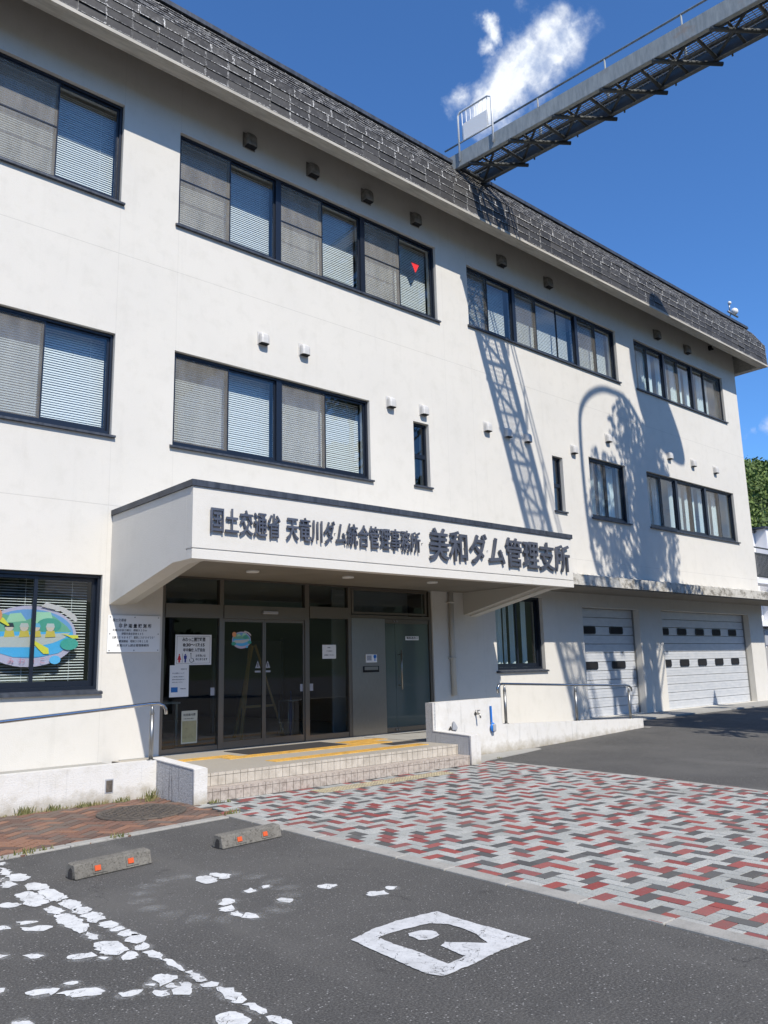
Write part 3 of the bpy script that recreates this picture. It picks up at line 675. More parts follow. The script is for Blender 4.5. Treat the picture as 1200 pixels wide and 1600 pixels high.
def leaf_cluster(m, lay, c, r, n, size, rr, sq=1.0, base=None):
    for _ in range(n):
        d = Vector((rr.gauss(0, 1), rr.gauss(0, 1), rr.gauss(0, 1))); d.normalize(); d *= r*(rr.random()**.35)
        p = Vector(c)+Vector((d.x, d.y, d.z*sq)); u = Vector((rr.gauss(0, 1), rr.gauss(0, 1), rr.gauss(0, 1))).normalized(); v = u.orthogonal().normalized()
        w_ = u.cross(v); s_ = size*rr.uniform(.6, 1.4); t = rr.random() if base is None else min(1, max(0, base+rr.gauss(0, .12)))
        q = [m.bm.verts.new(p+v*a*s_+w_*b*s_*.6) for a, b in ((-1, 0), (0, -1), (1, 0), (0, 1))]
        for x in q: x[lay] = t
        m.bm.faces.new(q)
def forest():
    m = MB(); lay = m.bm.verts.layers.float.new('tone'); rr = random.Random(4)
    for i in range(1150):
        az = R(rr.uniform(60, 78)); f = rr.uniform(.25, 1.0); r_ = 120+230*f
        h = hill_h(az)*ss(f*1.15)-.5; s_ = rr.uniform(2.4, 4.4); t0 = rr.random()
        leaf_cluster(m, lay, (r_*math.sin(az), -11.3+r_*math.cos(az), h+s_*.6), s_, 80, .52, rr, 1.1, t0)
    o = m.build('hillside_forest', M_hleaf, fix=False); tag(o, kind='stuff'); o['label'] = 'dense green woodland covering the hillside at right'
forest()

# ================================================================ the office building
bld = thing('office_building', 'three storey cream rendered office building with dark slate mansard eave and navy window frames', 'building', (12.0, 6.0, 0.0))
XL, XR, ZT = -2.2, 25.85, 11.57
# openings in the front wall: x0, x1, z0, z1
OPEN = {
 'A3': (-1.50, 4.60, 8.82, 10.56), 'A2': (.50, 4.60, 5.0, 6.61), 'A1': (.6, 4.56, 1.27, 2.90),
 'B3': (5.585, 11.685, 8.81, 10.53), 'B2': (5.585, 9.69, 5.01, 6.59), 's1': (10.85, 11.29, 5.06, 6.40),
 'C3': (12.68, 18.69, 8.985, 10.46), 'D3': (19.60, 24.87, 9.0, 10.49), 's2': (15.435, 15.85, 5.05, 6.40),
 'C2': (16.96, 18.63, 5.05, 6.61), 'D2': (19.68, 24.80, 5.07, 6.63), 'R1': (13.08, 14.70, 1.36, 2.955),
 'door': (5.50, 11.20, .30, 2.99), 'G1': (16.22, 18.70, .205, 2.79), 'G2': (19.80, 24.92, .205, 2.81)}
TH = .30
def wall_with_holes(x0, x1, z0, z1, holes, y0, y1):
    m = MB(); xs = sorted({x0, x1} | {h[i] for h in holes for i in (0, 1)}); zs = sorted({z0, z1} | {h[i] for h in holes for i in (2, 3)})
    def hole(cx, cz): return any(h[0] < cx < h[1] and h[2] < cz < h[3] for h in holes)
    for a, b in zip(xs, xs[1:]):
        for c, d in zip(zs, zs[1:]):
            if hole((a+b)/2, (c+d)/2): continue
            m.face([(a, y0, c), (b, y0, c), (b, y0, d), (a, y0, d)]); m.face([(a, y1, d), (b, y1, d), (b, y1, c), (a, y1, c)])
    for h in holes:
        a, b, c, d = h
        m.face([(a, y0, c), (a, y0, d), (a, y1, d), (a, y1, c)]); m.face([(b, y0, d), (b, y0, c), (b, y1, c), (b, y1, d)])
        m.face([(a, y0, d), (b, y0, d), (b, y1, d), (a, y1, d)]); m.face([(a, y0, c), (a, y1, c), (b, y1, c), (b, y0, c)])
    for a, b in ((x0, z0), (x1, z0)): m.face([(a, y0, z0), (a, y1, z0), (a, y1, z1), (a, y0, z1)])
    m.face([(x0, y0, z1), (x1, y0, z1), (x1, y1, z1), (x0, y1, z1)]); m.face([(x0, y0, z0), (x0, y1, z0), (x1, y1, z0), (x1, y0, z0)])
    return m
wall_with_holes(XL, XR, -.4, ZT, list(OPEN.values()), 0, TH).build('front_wall', M_wall, bld, fix=False)
m = MB(); m.box(XR-.3, XR-.004, TH+.002, 12, -.4, ZT-.01); m.box(XL+.004, XL+.3, TH+.002, 12, -.4, ZT-.01); m.box(XL, XR, 12.002, 12.3, -.4, ZT); m.build('outer_wall', M_wall, bld)
# inside: floors, back partitions, cross walls
m = MB()
for z in (3.55, 7.35): m.box(XL+.31, XR-.31, TH+.004, 11.99, z, z+.3)
m.box(XL+.31, XR-.31, TH+.004, 11.99, 11.2, 11.5)
m.box(XL+.31, 5.0, TH+.004, 11.99, .0, .28); m.box(11.5, XR-.31, TH+.004, 11.99, -.1, .19)
m.box(5.012, 11.488, TH+.004, 11.99, .0, .288)
m.build('floor_slab', M_ceil, bld)
m = MB()
m.box(XL+.31, 4.8, 4.6, 4.7, .29, 3.54); m.box(12.0, XR-.31, 4.6, 4.7, .2, 3.54)
for z0, z1 in ((3.86, 7.34), (7.66, 11.19)):
    m.box(XL+.31, 12.1, 5.2, 5.3, z0, z1); m.box(12.3, XR-.31, 5.2, 5.3, z0, z1)
    for x in (5.05, 12.15, 19.1): m.box(x, x+.1, TH+.004, 5.19, z0, z1)
for x in (4.85, 11.6, 15.5, 19.2): m.box(x, x+.1, TH+.004, 9.0, .292, 3.54)
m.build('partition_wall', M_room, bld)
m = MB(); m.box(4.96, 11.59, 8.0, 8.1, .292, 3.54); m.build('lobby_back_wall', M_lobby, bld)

# ---- windows
def window(key, divs, screens=(), midrail=False, name='window', inner='blind', post=(), y=.10, drop=1.0, sash=.035, tilt=69):
    x0, x1, z0, z1 = OPEN[key]; xs = [x0]+list(divs)+[x1]; e = .001
    m = MB(); fr = .045
    m.box(x0+e, x0+fr, y-.03, y+.09, z0+e, z1-e); m.box(x1-fr, x1-e, y-.03, y+.09, z0+e, z1-e)
    m.box(x0+fr, x1-fr, y-.03, y+.09, z1-fr, z1-e); m.box(x0+fr, x1-fr, y-.03, y+.09, z0+e, z0+fr+.02)
    for p in post: m.box(p-.055, p+.055, y-.035, y+.09, z0+fr+.02, z1-fr)
    wdw = m.build(name, M_frame, bld)
    m = MB(); m.prism([(-.055, z0-.045), (.02, z0-.045), (.02, z0-.003), (y-.031, z0+.02), (-.055, z0-.014)], 'x', x0-.05, x1+.05); 
    m.build('sill', M_cap, wdw)
    zb, zt = z0+fr+.02, z1-fr
    for i, (a, b) in enumerate(zip(xs, xs[1:])):
        fwd = i in screens or (not screens and i % 2 == 1)
        a_ = a+(fr if i == 0 else -.02); b_ = b-(fr if i == len(xs)-2 else -.02)
        if any(abs(a-p) < .03 for p in post): a_ = a+.055
        if any(abs(b-p) < .03 for p in post): b_ = b-.055
        yy = y+.055 if fwd else y+.022
        m = MB(); s_ = sash
        m.box(a_, a_+s_, yy-.014, yy+.014, zb+e, zt-e); m.box(b_-s_, b_, yy-.014, yy+.014, zb+e, zt-e)
        m.box(a_+s_, b_-s_, yy-.014, yy+.014, zb+e, zb+s_*1.6); m.box(a_+s_, b_-s_, yy-.014, yy+.014, zt-s_, zt-e)
        m.build('sash', M_frame, wdw)
        m = MB(); m.box(a_+s_, b_-s_, yy-.003, yy+.003, zb+s_*1.6, zt-s_); m.build('glass_pane', M_glass, wdw)
        if i in screens:
            ys_ = y-.008
            m = MB(); m.box(a_+.02, b_-.02, ys_, ys_+.001, zb+.02, zt-.02); m.build('insect_screen', M_screen if key in ('A3', 'B3') else M_scr3 if key in ('A2', 'B2') else M_scr2, wdw)
            m = MB(); q = .018
            m.box(a_, a_+.02, ys_-.008, ys_+.008, zb+e, zt-e); m.box(b_-.02, b_, ys_-.008, ys_+.008, zb+e, zt-e)
            m.box(a_+.02, b_-.02, ys_-.008, ys_+.008, zb+e, zb+.02); m.box(a_+.02, b_-.02, ys_-.008, ys_+.008, zt-.02, zt-e)
            if midrail: zc = zb+(zt-zb)*.52; m.box(a_+.02, b_-.02, ys_-.008, ys_+.008, zc-.012, zc+.012)
            m.build('screen_frame', M_frame, wdw)
    if inner == 'blind':
        for (a, b, dr) in drop if isinstance(drop, list) else [(xs[2*i], xs[min(2*i+2, len(xs)-1)], drop) for i in range((len(xs))//2)]:
            m = MB(); pitch = .038; n = int((z1-z0-.06)*dr/pitch); tl = R(tilt)
            for k in range(n):
                z = z1-.05-k*pitch+rnd.uniform(-.002, .002); dy = .0165*math.cos(tl); dz = .0165*math.sin(tl); yb = TH+.03
                v = [(a+.03, yb-dy, z-dz), (b-.03, yb-dy, z-dz), (b-.03, yb, z+.0015), (a+.03, yb, z+.0015)]
                m.face(v); m.face([(a+.03, yb, z+.0015), (b-.03, yb, z+.0015), (b-.03, yb+dy, z+dz), (a+.03, yb+dy, z+dz)])
            for x in (a+.25, (a+b)/2, b-.25): m.box(x-.0025, x+.0025, TH+.012, TH+.0135, z1-.05-n*pitch, z1-.05)
            m.box(a+.03, b-.03, TH+.015, TH+.045, z1-.06-n*pitch, z1-.045-n*pitch)
            m.build('venetian_blind', M_blind, wdw, fix=False)
    elif inner == 'curtain':
        for (a, b) in drop:
            m = MB(); n = max(6, int((b-a)/.03)); top = []; bot = []
            for k in range(n+1):
                x = a+(b-a)*k/n; yb = TH+.10+.03*math.sin(k*1.35)+.012*math.sin(k*.5+a)
                top.append(m.bm.verts.new((x, yb, z1-.02))); bot.append(m.bm.verts.new((x, yb+.01, z0+.03)))
            for k in range(n): f = m.bm.faces.new((bot[k], bot[k+1], top[k+1], top[k])); f.smooth = True
            m.build('curtain', M_curt, wdw, fix=False)
    return wdw
def pairs(key, n): 
    x0, x1 = OPEN[key][:2]; return [x0+(x1-x0)*k/(2*n) for k in range(1, 2*n)]
def posts(key, n):
    x0, x1 = OPEN[key][:2]; return [x0+(x1-x0)*k/n for k in range(1, n)]
wA3 = window('A3', pairs('A3', 3), (0, 2, 4), True, post=posts('A3', 3))
wB3 = window('B3', pairs('B3', 3), (0, 2, 4), True, post=posts('B3', 3))
wC3 = window('C3', [13.44, 14.40, 15.25, 16.12, 16.93, 17.80], (0, 2, 5), False, post=[14.40, 16.93], drop=[(12.72, 14.35, 1.0), (14.45, 16.88, 1.0), (16.98, 18.64, 1.0)])
wD3 = window('D3', [20.40, 21.32, 22.14, 22.99, 23.78], (0, 2, 5), False, post=[21.32, 22.99], inner='curtain', drop=[(19.66, 20.3), (20.42, 21.2), (21.4, 22.05), (22.2, 22.9), (23.05, 23.7), (23.85, 24.6)])
wA2 = window('A2', pairs('A2', 2), (0, 2), False, post=posts('A2', 2))
wB2 = window('B2', pairs('B2', 2), (0, 2), False, post=posts('B2', 2))
wC2 = window('C2', pairs('C2', 1), (0,), False, inner='curtain', drop=[(17.0, 17.35), (17.42, 17.75), (17.9, 18.2), (18.3, 18.58)])
wD2 = window('D2', pairs('D2', 3), (0, 2, 4), False, post=posts('D2', 3), inner='curtain', drop=[(19.75, 20.05), (20.15, 20.4), (20.6, 21.0), (21.5, 21.85), (21.95, 22.25), (22.4, 22.62), (22.7, 22.95), (23.2, 23.5), (23.6, 23.85), (24.05, 24.4)])
wA1 = window('A1', [1.65, 2.70, 3.68], (), False, y=.09, post=[2.70], sash=.05, drop=[(.7, 2.7, .95), (2.72, 4.5, .95)], tilt=22)
wR1 = window('R1', [13.92], (), False, y=.12, inner='curtain', drop=[(13.15, 13.42), (13.5, 13.72), (13.8, 13.9), (14.0, 14.2), (14.42, 14.6)], sash=.05)
for key in ('s1', 's2'):
    x0, x1, z0, z1 = OPEN[key]; y = .12; m = MB(); fr = .05; zc = z0+(z1-z0)*.48
    m.box(x0+.001, x0+fr, y-.03, y+.06, z0+.001, z1-.001); m.box(x1-fr, x1-.001, y-.03, y+.06, z0+.001, z1-.001)
    for a, b in ((z0+.001, z0+fr), (z1-fr, z1-.001), (zc-.045, zc+.045)): m.box(x0+fr, x1-fr, y-.03, y+.06, a, b)
    wq = m.build('slot_window', M_frame, bld)
    for a, b in ((z0+fr, zc-.045), (zc+.045, z1-fr)): q = MB(); q.box(x0+fr, x1-fr, y, y+.006, a, b); q.build('glass_pane', M_glass, wq)
    q = MB(); q.box(x0-.04, x1+.04, -.05, y-.031, z0-.035, z0-.002); q.build('sill', M_cap, wq)
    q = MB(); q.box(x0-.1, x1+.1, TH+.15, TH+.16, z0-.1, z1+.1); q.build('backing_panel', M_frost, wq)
# light bands inside the second storey windows at right (a pelmet rail and lit boards behind the curtains)
m = MB(); m.box(16.7, 24.9, 1.25, 1.30, 5.95, 6.12); m.build('curtain_rail', M_wood2, bld)
# red evacuation triangle on the third floor window
m = MB(); m.prism([(11.05, 10.02), (11.29, 10.02), (11.17, 9.80)], 'y', .112, .1145); m.build('red_triangle_mark', paint('signal_red', (.75, .03, .03), .5), bld)

# ---- vents
def vent(name, mat, hw, h, dp):
    m = MB(); rings = []
    prof = [(0, 1, 1), (.45, 1, 1), (.72, .97, .93), (.88, .86, .75), (.97, .66, .5), (1.0, .35, .2)]
    for f, sx, sy in prof:
        rings.append([m.bm.verts.new((hw*sx*a, -dp*sy*b, h*f)) for a, b in ((-1, 0), (-1, .62), (-.86, .88), (-.5, 1), (.5, 1), (.86, .88), (1, .62), (1, 0))])
    for A, B in zip(rings, rings[1:]):
        for k in range(7):
            f = m.bm.faces.new((A[k], A[k+1], B[k+1], B[k])); f.smooth = False
    m.bm.faces.new(rings[-1]); m.bm.faces.new(rings[0][::-1])
    m.box(-hw*1.12, hw*1.12, -.012, 0, -.02, h*1.04)
    o = m.build(name, mat); o.parent = bld
    m2 = MB(); m2.box(-hw*.85, hw*.85, -dp*.85, -.015, -.012, -.002); g_ = m2.build('louvre', M_dark); g_.parent = o
    return o
vp_d = vent('shade_toned_vent_hood', M_ventd, .115, .27, .15); vp_l = vent('vent_hood', M_vent, .092, .21, .125)
def place(proto, pts, hh):
    for i, (x, z) in enumerate(pts):
        o = proto if i == 0 else proto.copy()
        if i: COL.objects.link(o); c = proto.children[0].copy(); COL.objects.link(c); c.parent = o
        o.parent = bld; o.location = Vector((x, 0, z-hh)) - bld.location
place(vp_d, [(6.93, 10.99), (8.34, 11.0), (9.71, 11.0), (11.08, 11.0), (13.89, 10.97), (15.69, 10.98), (20.88, 10.97), (22.63, 10.95), (2.0, 11.0), (.5, 11.0)], .17)
place(vp_l, [(7.24, 7.25), (8.12, 7.26), (10.22, 6.69), (11.13, 6.71), (13.09, 6.71), (13.79, 6.70), (14.49, 6.70), (16.30, 6.72), (17.87, 7.28), (20.97, 7.30), (22.32, 7.28), (23.70, 7.27)], .14)
m = MB(); m.box(24.15, 24.24, -.09, -.001, 11.28, 11.42); m.tube([(24.2, -.09, 11.33), (24.2, -.14, 11.28)], .03); m.build('small_bracket', M_dark, bld)

# ---- mansard eave
XE = 26.52
m = MB()
m.prism([(-.80, 11.13), (-.80, 11.74), (-.44, 12.36), (.6, 12.36), (.6, 11.60), (-.60, 11.60), (-.60, 11.13)], 'x', XL, XE-.02)
m.box(XR+.3, XE-.02, .602, 12.2, 11.13, 12.3)
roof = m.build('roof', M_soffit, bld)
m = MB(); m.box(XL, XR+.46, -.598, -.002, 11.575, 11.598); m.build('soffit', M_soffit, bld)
m = MB(); m.box(XL, XE+.03, -.845, -.58, 11.02, 11.075); m.box(XL, XE+.02, -.825, -.59, 11.077, 11.128); m.box(XE-.22, XE+.03, -.578, 12, 11.02, 11.128); m.build('eave_trim', M_lip, bld)
m = MB(); m.box(XR+.455, XE-.021, -.598, 12, 11.13, 11.6); m.build('end_fascia', M_lip, bld)
def slates():
    m = MB(); uvl = m.bm.loops.layers.uv.new('UVMap'); data = []
    r = random.Random(11); Lx = .42
    rows = []
    z = 11.10
    for k in range(4): rows.append(((-.832, z), (-.818, z+.175), (.12, .2, .4, .8)[k])); z += .165
    p = Vector((-.825, 11.76)); d = (Vector((-.43, 12.38))-Vector((-.81, 11.76))); n = 6; st = d/n
    for k in range(n):
        a = Vector((-.815, 11.755))+st*k; b = a+st*1.15; nn = Vector((-d.y, d.x)).normalized(); rows.append(((a+nn*.018)[:], (b+nn*.004)[:], 2.6))
    for ri, (a, b, lime) in enumerate(rows):
        x = XL - r.uniform(0, Lx) + (ri % 2)*Lx/2
        while x < XE:
            x0, x1 = max(x+.003, XL), min(x+Lx-.003, XE+.012); x += Lx
            if x1-x0 < .03: continue
            j = r.uniform(-.004, .006); t = .012; lift = r.uniform(0, .010) if r.random() < .2 else 0
            A = Vector((0, a[0]-j-lift, a[1]+r.uniform(-.003, .003))); B = Vector((0, b[0]-j, b[1])); N = Vector((0, -(B.z-A.z), (B.y-A.y))).normalized()
            if N.y > 0: N = -N
            co = [(x0, A), (x1, A), (x1, B), (x0, B)]
            f1 = [m.bm.verts.new((q, P.y, P.z)) for q, P in co]; f0 = [m.bm.verts.new((q, P.y-N.y*t, P.z-N.z*t)) for q, P in co]
            tn = min(1, max(0, r.gauss(.45, .25)))
            f = m.bm.faces.new(f1); 
            for l_, u in zip(f.loops, ((0, 0), (1, 0), (1, 1), (0, 1))): l_[uvl].uv = u
            data.append((tn, lime))
            for k in range(4):
                f = m.bm.faces.new((f1[k], f0[k], f0[(k+1) % 4], f1[(k+1) % 4])); data.append((tn, lime))
                for l_ in f.loops: l_[uvl].uv = (.5, .5)
    o = m.build('slate_cladding', M_slate, bld, fix=False); me = o.data
    for nm, i in (('tone', 0), ('lime', 1)):
        a = me.attributes.new(nm, 'FLOAT', 'FACE'); a.data.foreach_set('value', [q[i] for q in data])
slates()
m = MB(); m.box(XE-.02, XE+.012, -.80, 12, 11.13, 11.75); m.build('end_slate_band', M_slate, bld)
m = MB(); m.box(XL, XE-.35, -.50, -.30, 12.385, 12.47); m.box(XL, XE-.35, -.298, 12, 12.37, 12.42); m.build('roof_edge_cap', M_cap, bld)

# ---- entrance canopy
CX0, CX1, CY, CT = 4.67, 12.50, -2.45, 3.855
can = None
m = MB()
# front fascia with a shadow groove
m.box(CX0, CX1, CY, CY+.16, 3.0, CT-.08); m.box(CX0+.012, CX1-.012, CY+.012, CY+.16, 2.978, 3.0); m.box(CX0, CX1, CY, CY+.16, 2.865, 2.978)
can = m.build('entrance_canopy', M_canopy, bld)
prof = [(-.002, 2.475), (-1.95, 2.865), (CY+.162, 2.865), (CY+.162, CT-.08), (-.002, CT-.08)]
m = MB(); m.prism(prof, 'x', CX0, CX0+.22); m.build('side_bracket', M_canopy, can); m = MB(); m.prism([(-.002, 2.50), (-1.93, 2.905), (-2.28, 2.905), (-2.28, CT-.09), (-.002, CT-.09)], 'x', CX0+.221, CX0+.40); m.build('bracket_rib', M_rib, can)
m = MB(); m.prism(prof, 'x', CX1-.22, CX1); m.build('side_bracket', M_canopy, can); m = MB(); m.prism([(-.002, 2.50), (-1.93, 2.905), (-2.28, 2.905), (-2.28, CT-.09), (-.002, CT-.09)], 'x', CX1-.40, CX1-.221)
m.build('bracket_rib', M_rib, can)
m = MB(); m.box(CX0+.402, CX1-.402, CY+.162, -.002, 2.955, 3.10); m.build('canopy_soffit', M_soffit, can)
m = MB(); m.box(CX0+.222, CX1-.222, CY+.162, -.002, 3.5, CT-.085); m.build('canopy_roof', M_apron, can)
m = MB()
m.box(CX0-.025, CX1+.025, CY-.025, CY+.17, CT-.079, CT); m.box(CX0-.025, CX0+.17, CY+.171, -.002, CT-.079, CT); m.box(CX1-.17, CX1+.025, CY+.171, -.002, CT-.079, CT)
m.build('metal_coping', M_cap, can)
for x, y in ((6.40, -1.08), (8.14, -1.18), (9.98, -1.26)):
    m = MB(); m.tube([(x, y, 2.956), (x, y, 2.93)], [.10, .095], 20); d_ = m.build('downlight', M_white, can)

# ---- ledge over the garages
m = MB(); m.prism([(-1.12, 3.14), (-.002, 3.16), (-.002, 3.60), (-.25, 3.44), (-1.12, 3.37)], 'x', CX1+.004, 26.35)
led = m.build('garage_ledge', M_ledge, bld)
m = MB(); m.box(CX1+.42, 26.3, -1.09, -.004, 3.115, 3.138); m.build('ledge_soffit', M_soffit, led)

# ---- drainpipe
m = MB(); m.tube([(11.68, -.06, 2.954), (11.68, -.06, .92)], .05, 14); pip_ = m.build('drainpipe', M_rib, bld)
for z in (2.72, 1.62): m = MB(); m.tube([(11.68, -.06, z), (11.68, -.06, z+.04)], .062, 14); m.box(11.60, 11.76, -.055, -.001, z+.005, z+.03); m.build('pipe_clamp', M_rib, pip_)

# ---- garage shutters
def shutter_door(key, wx, wwd):
    x0, x1, z0, z1 = OPEN[key]; y = .205
    m = MB(); n = 12; ph = (z1-z0)/n
    for k in range(n):
        a = z0+k*ph; 
        m.prism([(y, a+.004), (y, a+ph-.016), (y+.018, a+ph-.008), (y+.04, a+ph-.008), (y+.04, a+.004)], 'x', x0+.03, x1-.03)
        m.box(x0+.031, x1-.031, y-.005, y-.0005, a+ph*.36, a+ph*.40); m.box(x0+.031, x1-.031, y-.005, y-.0005, a+ph*.66, a+ph*.70)
    o = m.build('garage_shutter', M_shut, bld)
    m = MB(); m.box(x0+.001, x0+.029, y-.03, y+.06, z0, z1-.002); m.box(x1-.029, x1-.001, y-.03, y+.06, z0, z1-.002); m.box(x0+.03, x1-.03, y+.041, y+.06, z0, z1-.002); m.build('shutter_track', M_post, o)
    for zz in (2.165, 1.315):
        for cx in wx:
            h = .19; r_ = .05; wd = wwd
            pts = []
            for sx, sz, t0 in ((1, 1, 0), (-1, 1, 90), (-1, -1, 180), (1, -1, 270)):
                for t in (0, 30, 60, 90): pts.append((cx+sx*(wd/2-r_)+r_*math.cos(R(t0+t)), zz+h/2+sz*(h/2-r_)+r_*math.sin(R(t0+t))))
            q = MB(); q.prism(pts, 'y', y-.018, y-.006); lw = q.build('shutter_light', M_frame, o)
            pts2 = [(cx+(a-cx)*.86, zz+h/2+(b-zz-h/2)*.8) for a, b in pts]; q = MB(); q.prism(pts2, 'y', y-.021, y-.019); q.build('glazing', M_dark, lw)
shutter_door('G1', (16.70, 17.90), .60); shutter_door('G2', (20.20, 21.15, 22.15, 23.15, 24.15), .50)

# ---- glazed entrance
ent = None
Y0 = .03
m = MB(); F = lambda x0, x1, z0, z1, a=0, b=.10: m.box(x0, x1, Y0+a, Y0+b, z0, z1)
F(5.502, 5.56, .302, 2.985); F(6.49, 6.56, .302, 2.93); F(8.15, 8.24, .302, 2.93); F(9.10, 9.17, .302, 2.93); F(11.13, 11.197, .302, 2.93)
F(5.562, 11.128, 2.932, 2.985, .002, .098); 
m.box(5.562, 6.488, Y0-.02, Y0+.11, 2.32, 2.53); m.box(6.562, 8.148, Y0-.02, Y0+.11, 2.32, 2.53); m.box(8.242, 9.098, Y0-.02, Y0+.11, 2.36, 2.56)
m.box(5.562, 6.488, Y0+.01, Y0+.08, .302, .385); m.box(8.242, 9.098, Y0+.01, Y0+.08, .302, .40)
ent = m.build('glazed_entrance', M_bronze, bld)
m = MB(); m.box(9.172, 9.97, Y0-.005, Y0+.09, .302, 2.38); m.build('stainless_panel', M_steel, ent)
m = MB(); m.box(9.172, 11.128, Y0+.0, Y0+.09, 2.382, 2.44)
for a, b, c, d in ((9.20, 11.10, 2.46, 2.50), (9.20, 11.10, 2.89, 2.928), (9.20, 9.25, 2.502, 2.888), (11.05, 11.10, 2.502, 2.888)): m.box(a, b, Y0+.02, Y0+.08, c, d)
m.build('side_door_head', M_bronze, ent)
m = MB()
for a, b, c, d in ((5.562, 6.488, .385, 2.32), (5.562, 6.488, 2.53, 2.932), (6.562, 8.148, 2.53, 2.932), (8.242, 9.098, .40, 2.36), (8.242, 9.098, 2.56, 2.932), (9.25, 11.05, 2.502, 2.888)):
    q = MB(); q.box(a, b, Y0+.04, Y0+.05, c, d); q.build('fixed_glass', M_dglass, ent)
m.bm.free()
for a, b in ((6.563, 7.335), (7.340, 8.147)):
    q = MB(); q.box(a, b, Y0+.02, Y0+.06, .312, .42); q.box(a, b, Y0+.02, Y0+.06, 2.27, 2.318); q.box(a, a+.03, Y0+.02, Y0+.06, .421, 2.269); q.box(b-.03, b, Y0+.02, Y0+.06, .421, 2.269)
    dd = q.build('sliding_door', M_bronze, ent); q = MB(); q.box(a+.031, b-.031, Y0+.035, Y0+.045, .421, 2.269); q.build('door_glass', M_dglass, dd)
q = MB(); q.box(7.27, 7.56, Y0-.07, Y0-.021, 2.405, 2.455); q.bevel(.008); q.build('door_sensor', M_moist, ent)
for a, b in ((9.985, 10.245), (10.25, 11.12)):
    q = MB(); q.box(a, b, Y0+.015, Y0+.055, .312, .40); q.box(a, b, Y0+.015, Y0+.055, 2.30, 2.378)
    dd = q.build('side_door', M_bronze, ent); q = MB(); q.box(a, b, Y0+.03, Y0+.04, .401, 2.299); q.build('door_glass', M_frost, dd)
    for z in (.33, 2.31): q = MB(); q.tube([(a+(.03 if b > 11 else b-a-.03), Y0+.014, z+.03), (a+(.03 if b > 11 else b-a-.03), Y0-.004, z+.03)], .018, 12); q.build('pivot_cap', M_post, dd)
    if b > 11: q = MB(); q.tube([(10.33, Y0+.014, 1.72), (10.33, Y0-.05, 1.72), (10.33, Y0-.05, 1.16), (10.33, Y0+.014, 1.16)], .012, 8); q.tube([(10.33, Y0-.05, 1.80), (10.33, Y0-.05, 1.08)], .014, 8); q.build('pull_handle', M_steel, dd)
q = MB(); q.box(9.42, 9.80, Y0-.012, Y0-.006, 1.41, 1.52); sl = q.build('letter_slot', M_dark, ent); q = MB(); q.box(9.45, 9.77, Y0-.02, Y0-.013, 1.45, 1.51); q.build('slot_flap', M_steel, sl)
q = MB(); q.box(9.49, 9.75, Y0-.015, Y0-.006, 1.585, 1.73); cp = q.build('intercom_plate', M_white, ent); q = MB(); q.box(9.51, 9.62, Y0-.017, Y0-.0155, 1.62, 1.71); q.build('intercom_screen', M_moist, cp)
q = MB(); q.sphere((9.70, Y0-.02, 1.69), .035, (1, .25, 1)); q.box(9.69, 9.71, Y0-.018, Y0-.0155, 1.61, 1.66); q.build('blue_key_mark', M_blue, cp)
q = MB(); q.box(9.2, 11.12, .62, .66, .30, 2.95); q.build('vestibule_screen', M_moist, ent)
m = MB(); m.box(4.9, 11.5, -.04, .16, .289, .306); m.build('threshold', M_apron, ent)
m = MB(); m.box(5.0, 11.5, .31, 7.9, 2.96, 3.0); m.build('lobby_ceiling', M_ceil, ent)
# ================================================================ signs
sg = thing('facade_sign', 'raised dark metal lettering naming the dam office across the front of the entrance canopy', 'sign', (8.6, CY-.03, 3.2))
def glyph(ch, x, z, w_, h, bold, dp):
    me = text_mesh(ch, bold, .5); d = sg.location
    xs = [v.co.x for v in me.vertices]; ys = [v.co.y for v in me.vertices]; cx = .5
    kx = w_/.90; kz = h/.90
    for v in me.vertices: v.co = Vector((x+w_/2+(v.co.x-cx)*kx, CY-.022-(v.co.z+.5)*dp, z+h/2+(v.co.y-.375)*kz)) - d
    me.materials.append(M_sign.m); o = bpy.data.objects.new('sign_character', me); COL.objects.link(o); o.parent = sg
for i, ch in enumerate('国土交通省'): glyph(ch, 4.90+i*.2125, 3.215, .19, .31, .009, .026)
for i, ch in enumerate('天竜川ダム統合管理事務所'): glyph(ch, 6.05+i*.2083, 3.215, .185, .31, .008, .026)
for i, ch in enumerate('美和ダム管理支所'): glyph(ch, 8.74+i*.458, 3.14, .405, .48, .011, .034)
m = MB()
for i in range(40):
    x = 4.98+i*.19
    if x < 12.3: m.box(x-.006, x+.006, CY-.024, CY-.001, 3.36, 3.372)
m.build('standoff_pin', M_post, sg)

pq = thing('station_plaque', 'white enamel plaque with black Japanese lines bolted beside the glass doors', 'plaque', (5.06, -.01, 2.07))
m = MB(); m.box(4.66, 5.46, -.018, -.006, 1.80, 2.325); m.build('plate', M_white, pq)
py = -.0185
T = lambda s, x, z, h, wd, bold=.01: text_on('lettering', s, x, py, z, h, M_ink, pq, wd, bold)
T('国土交通省', 4.73, 2.235, .040, .20); T('ひ', 4.835, 2.205, .018, .018); T('じ', 4.907, 2.205, .018, .018)
T('非 持 雨 量 観 測 所', 4.82, 2.145, .055, .50, .022)
T('天竜川水系三峰川　標高９２０ｍ', 4.73, 2.095, .032, .52); T('伊那市長谷非持３４５', 4.865, 2.043, .034, .33)
T('北緯３５°４８′４７″　東経１３８°０４′３５″', 4.725, 1.99, .034, .65); T('観測開始　昭和３０年１１月', 4.83, 1.935, .034, .44)
T('天竜川ダム統合管理事務所', 4.80, 1.875, .036, .49)
m = MB()
for x, z in ((4.69, 2.30), (5.06, 2.30), (5.43, 2.30), (4.69, 2.06), (5.43, 2.06), (4.69, 1.825), (5.06, 1.825), (5.43, 1.825)): m.tube([(x, -.018, z), (x, -.022, z)], .009, 8)
m.build('fixing_screw', M_post, pq)

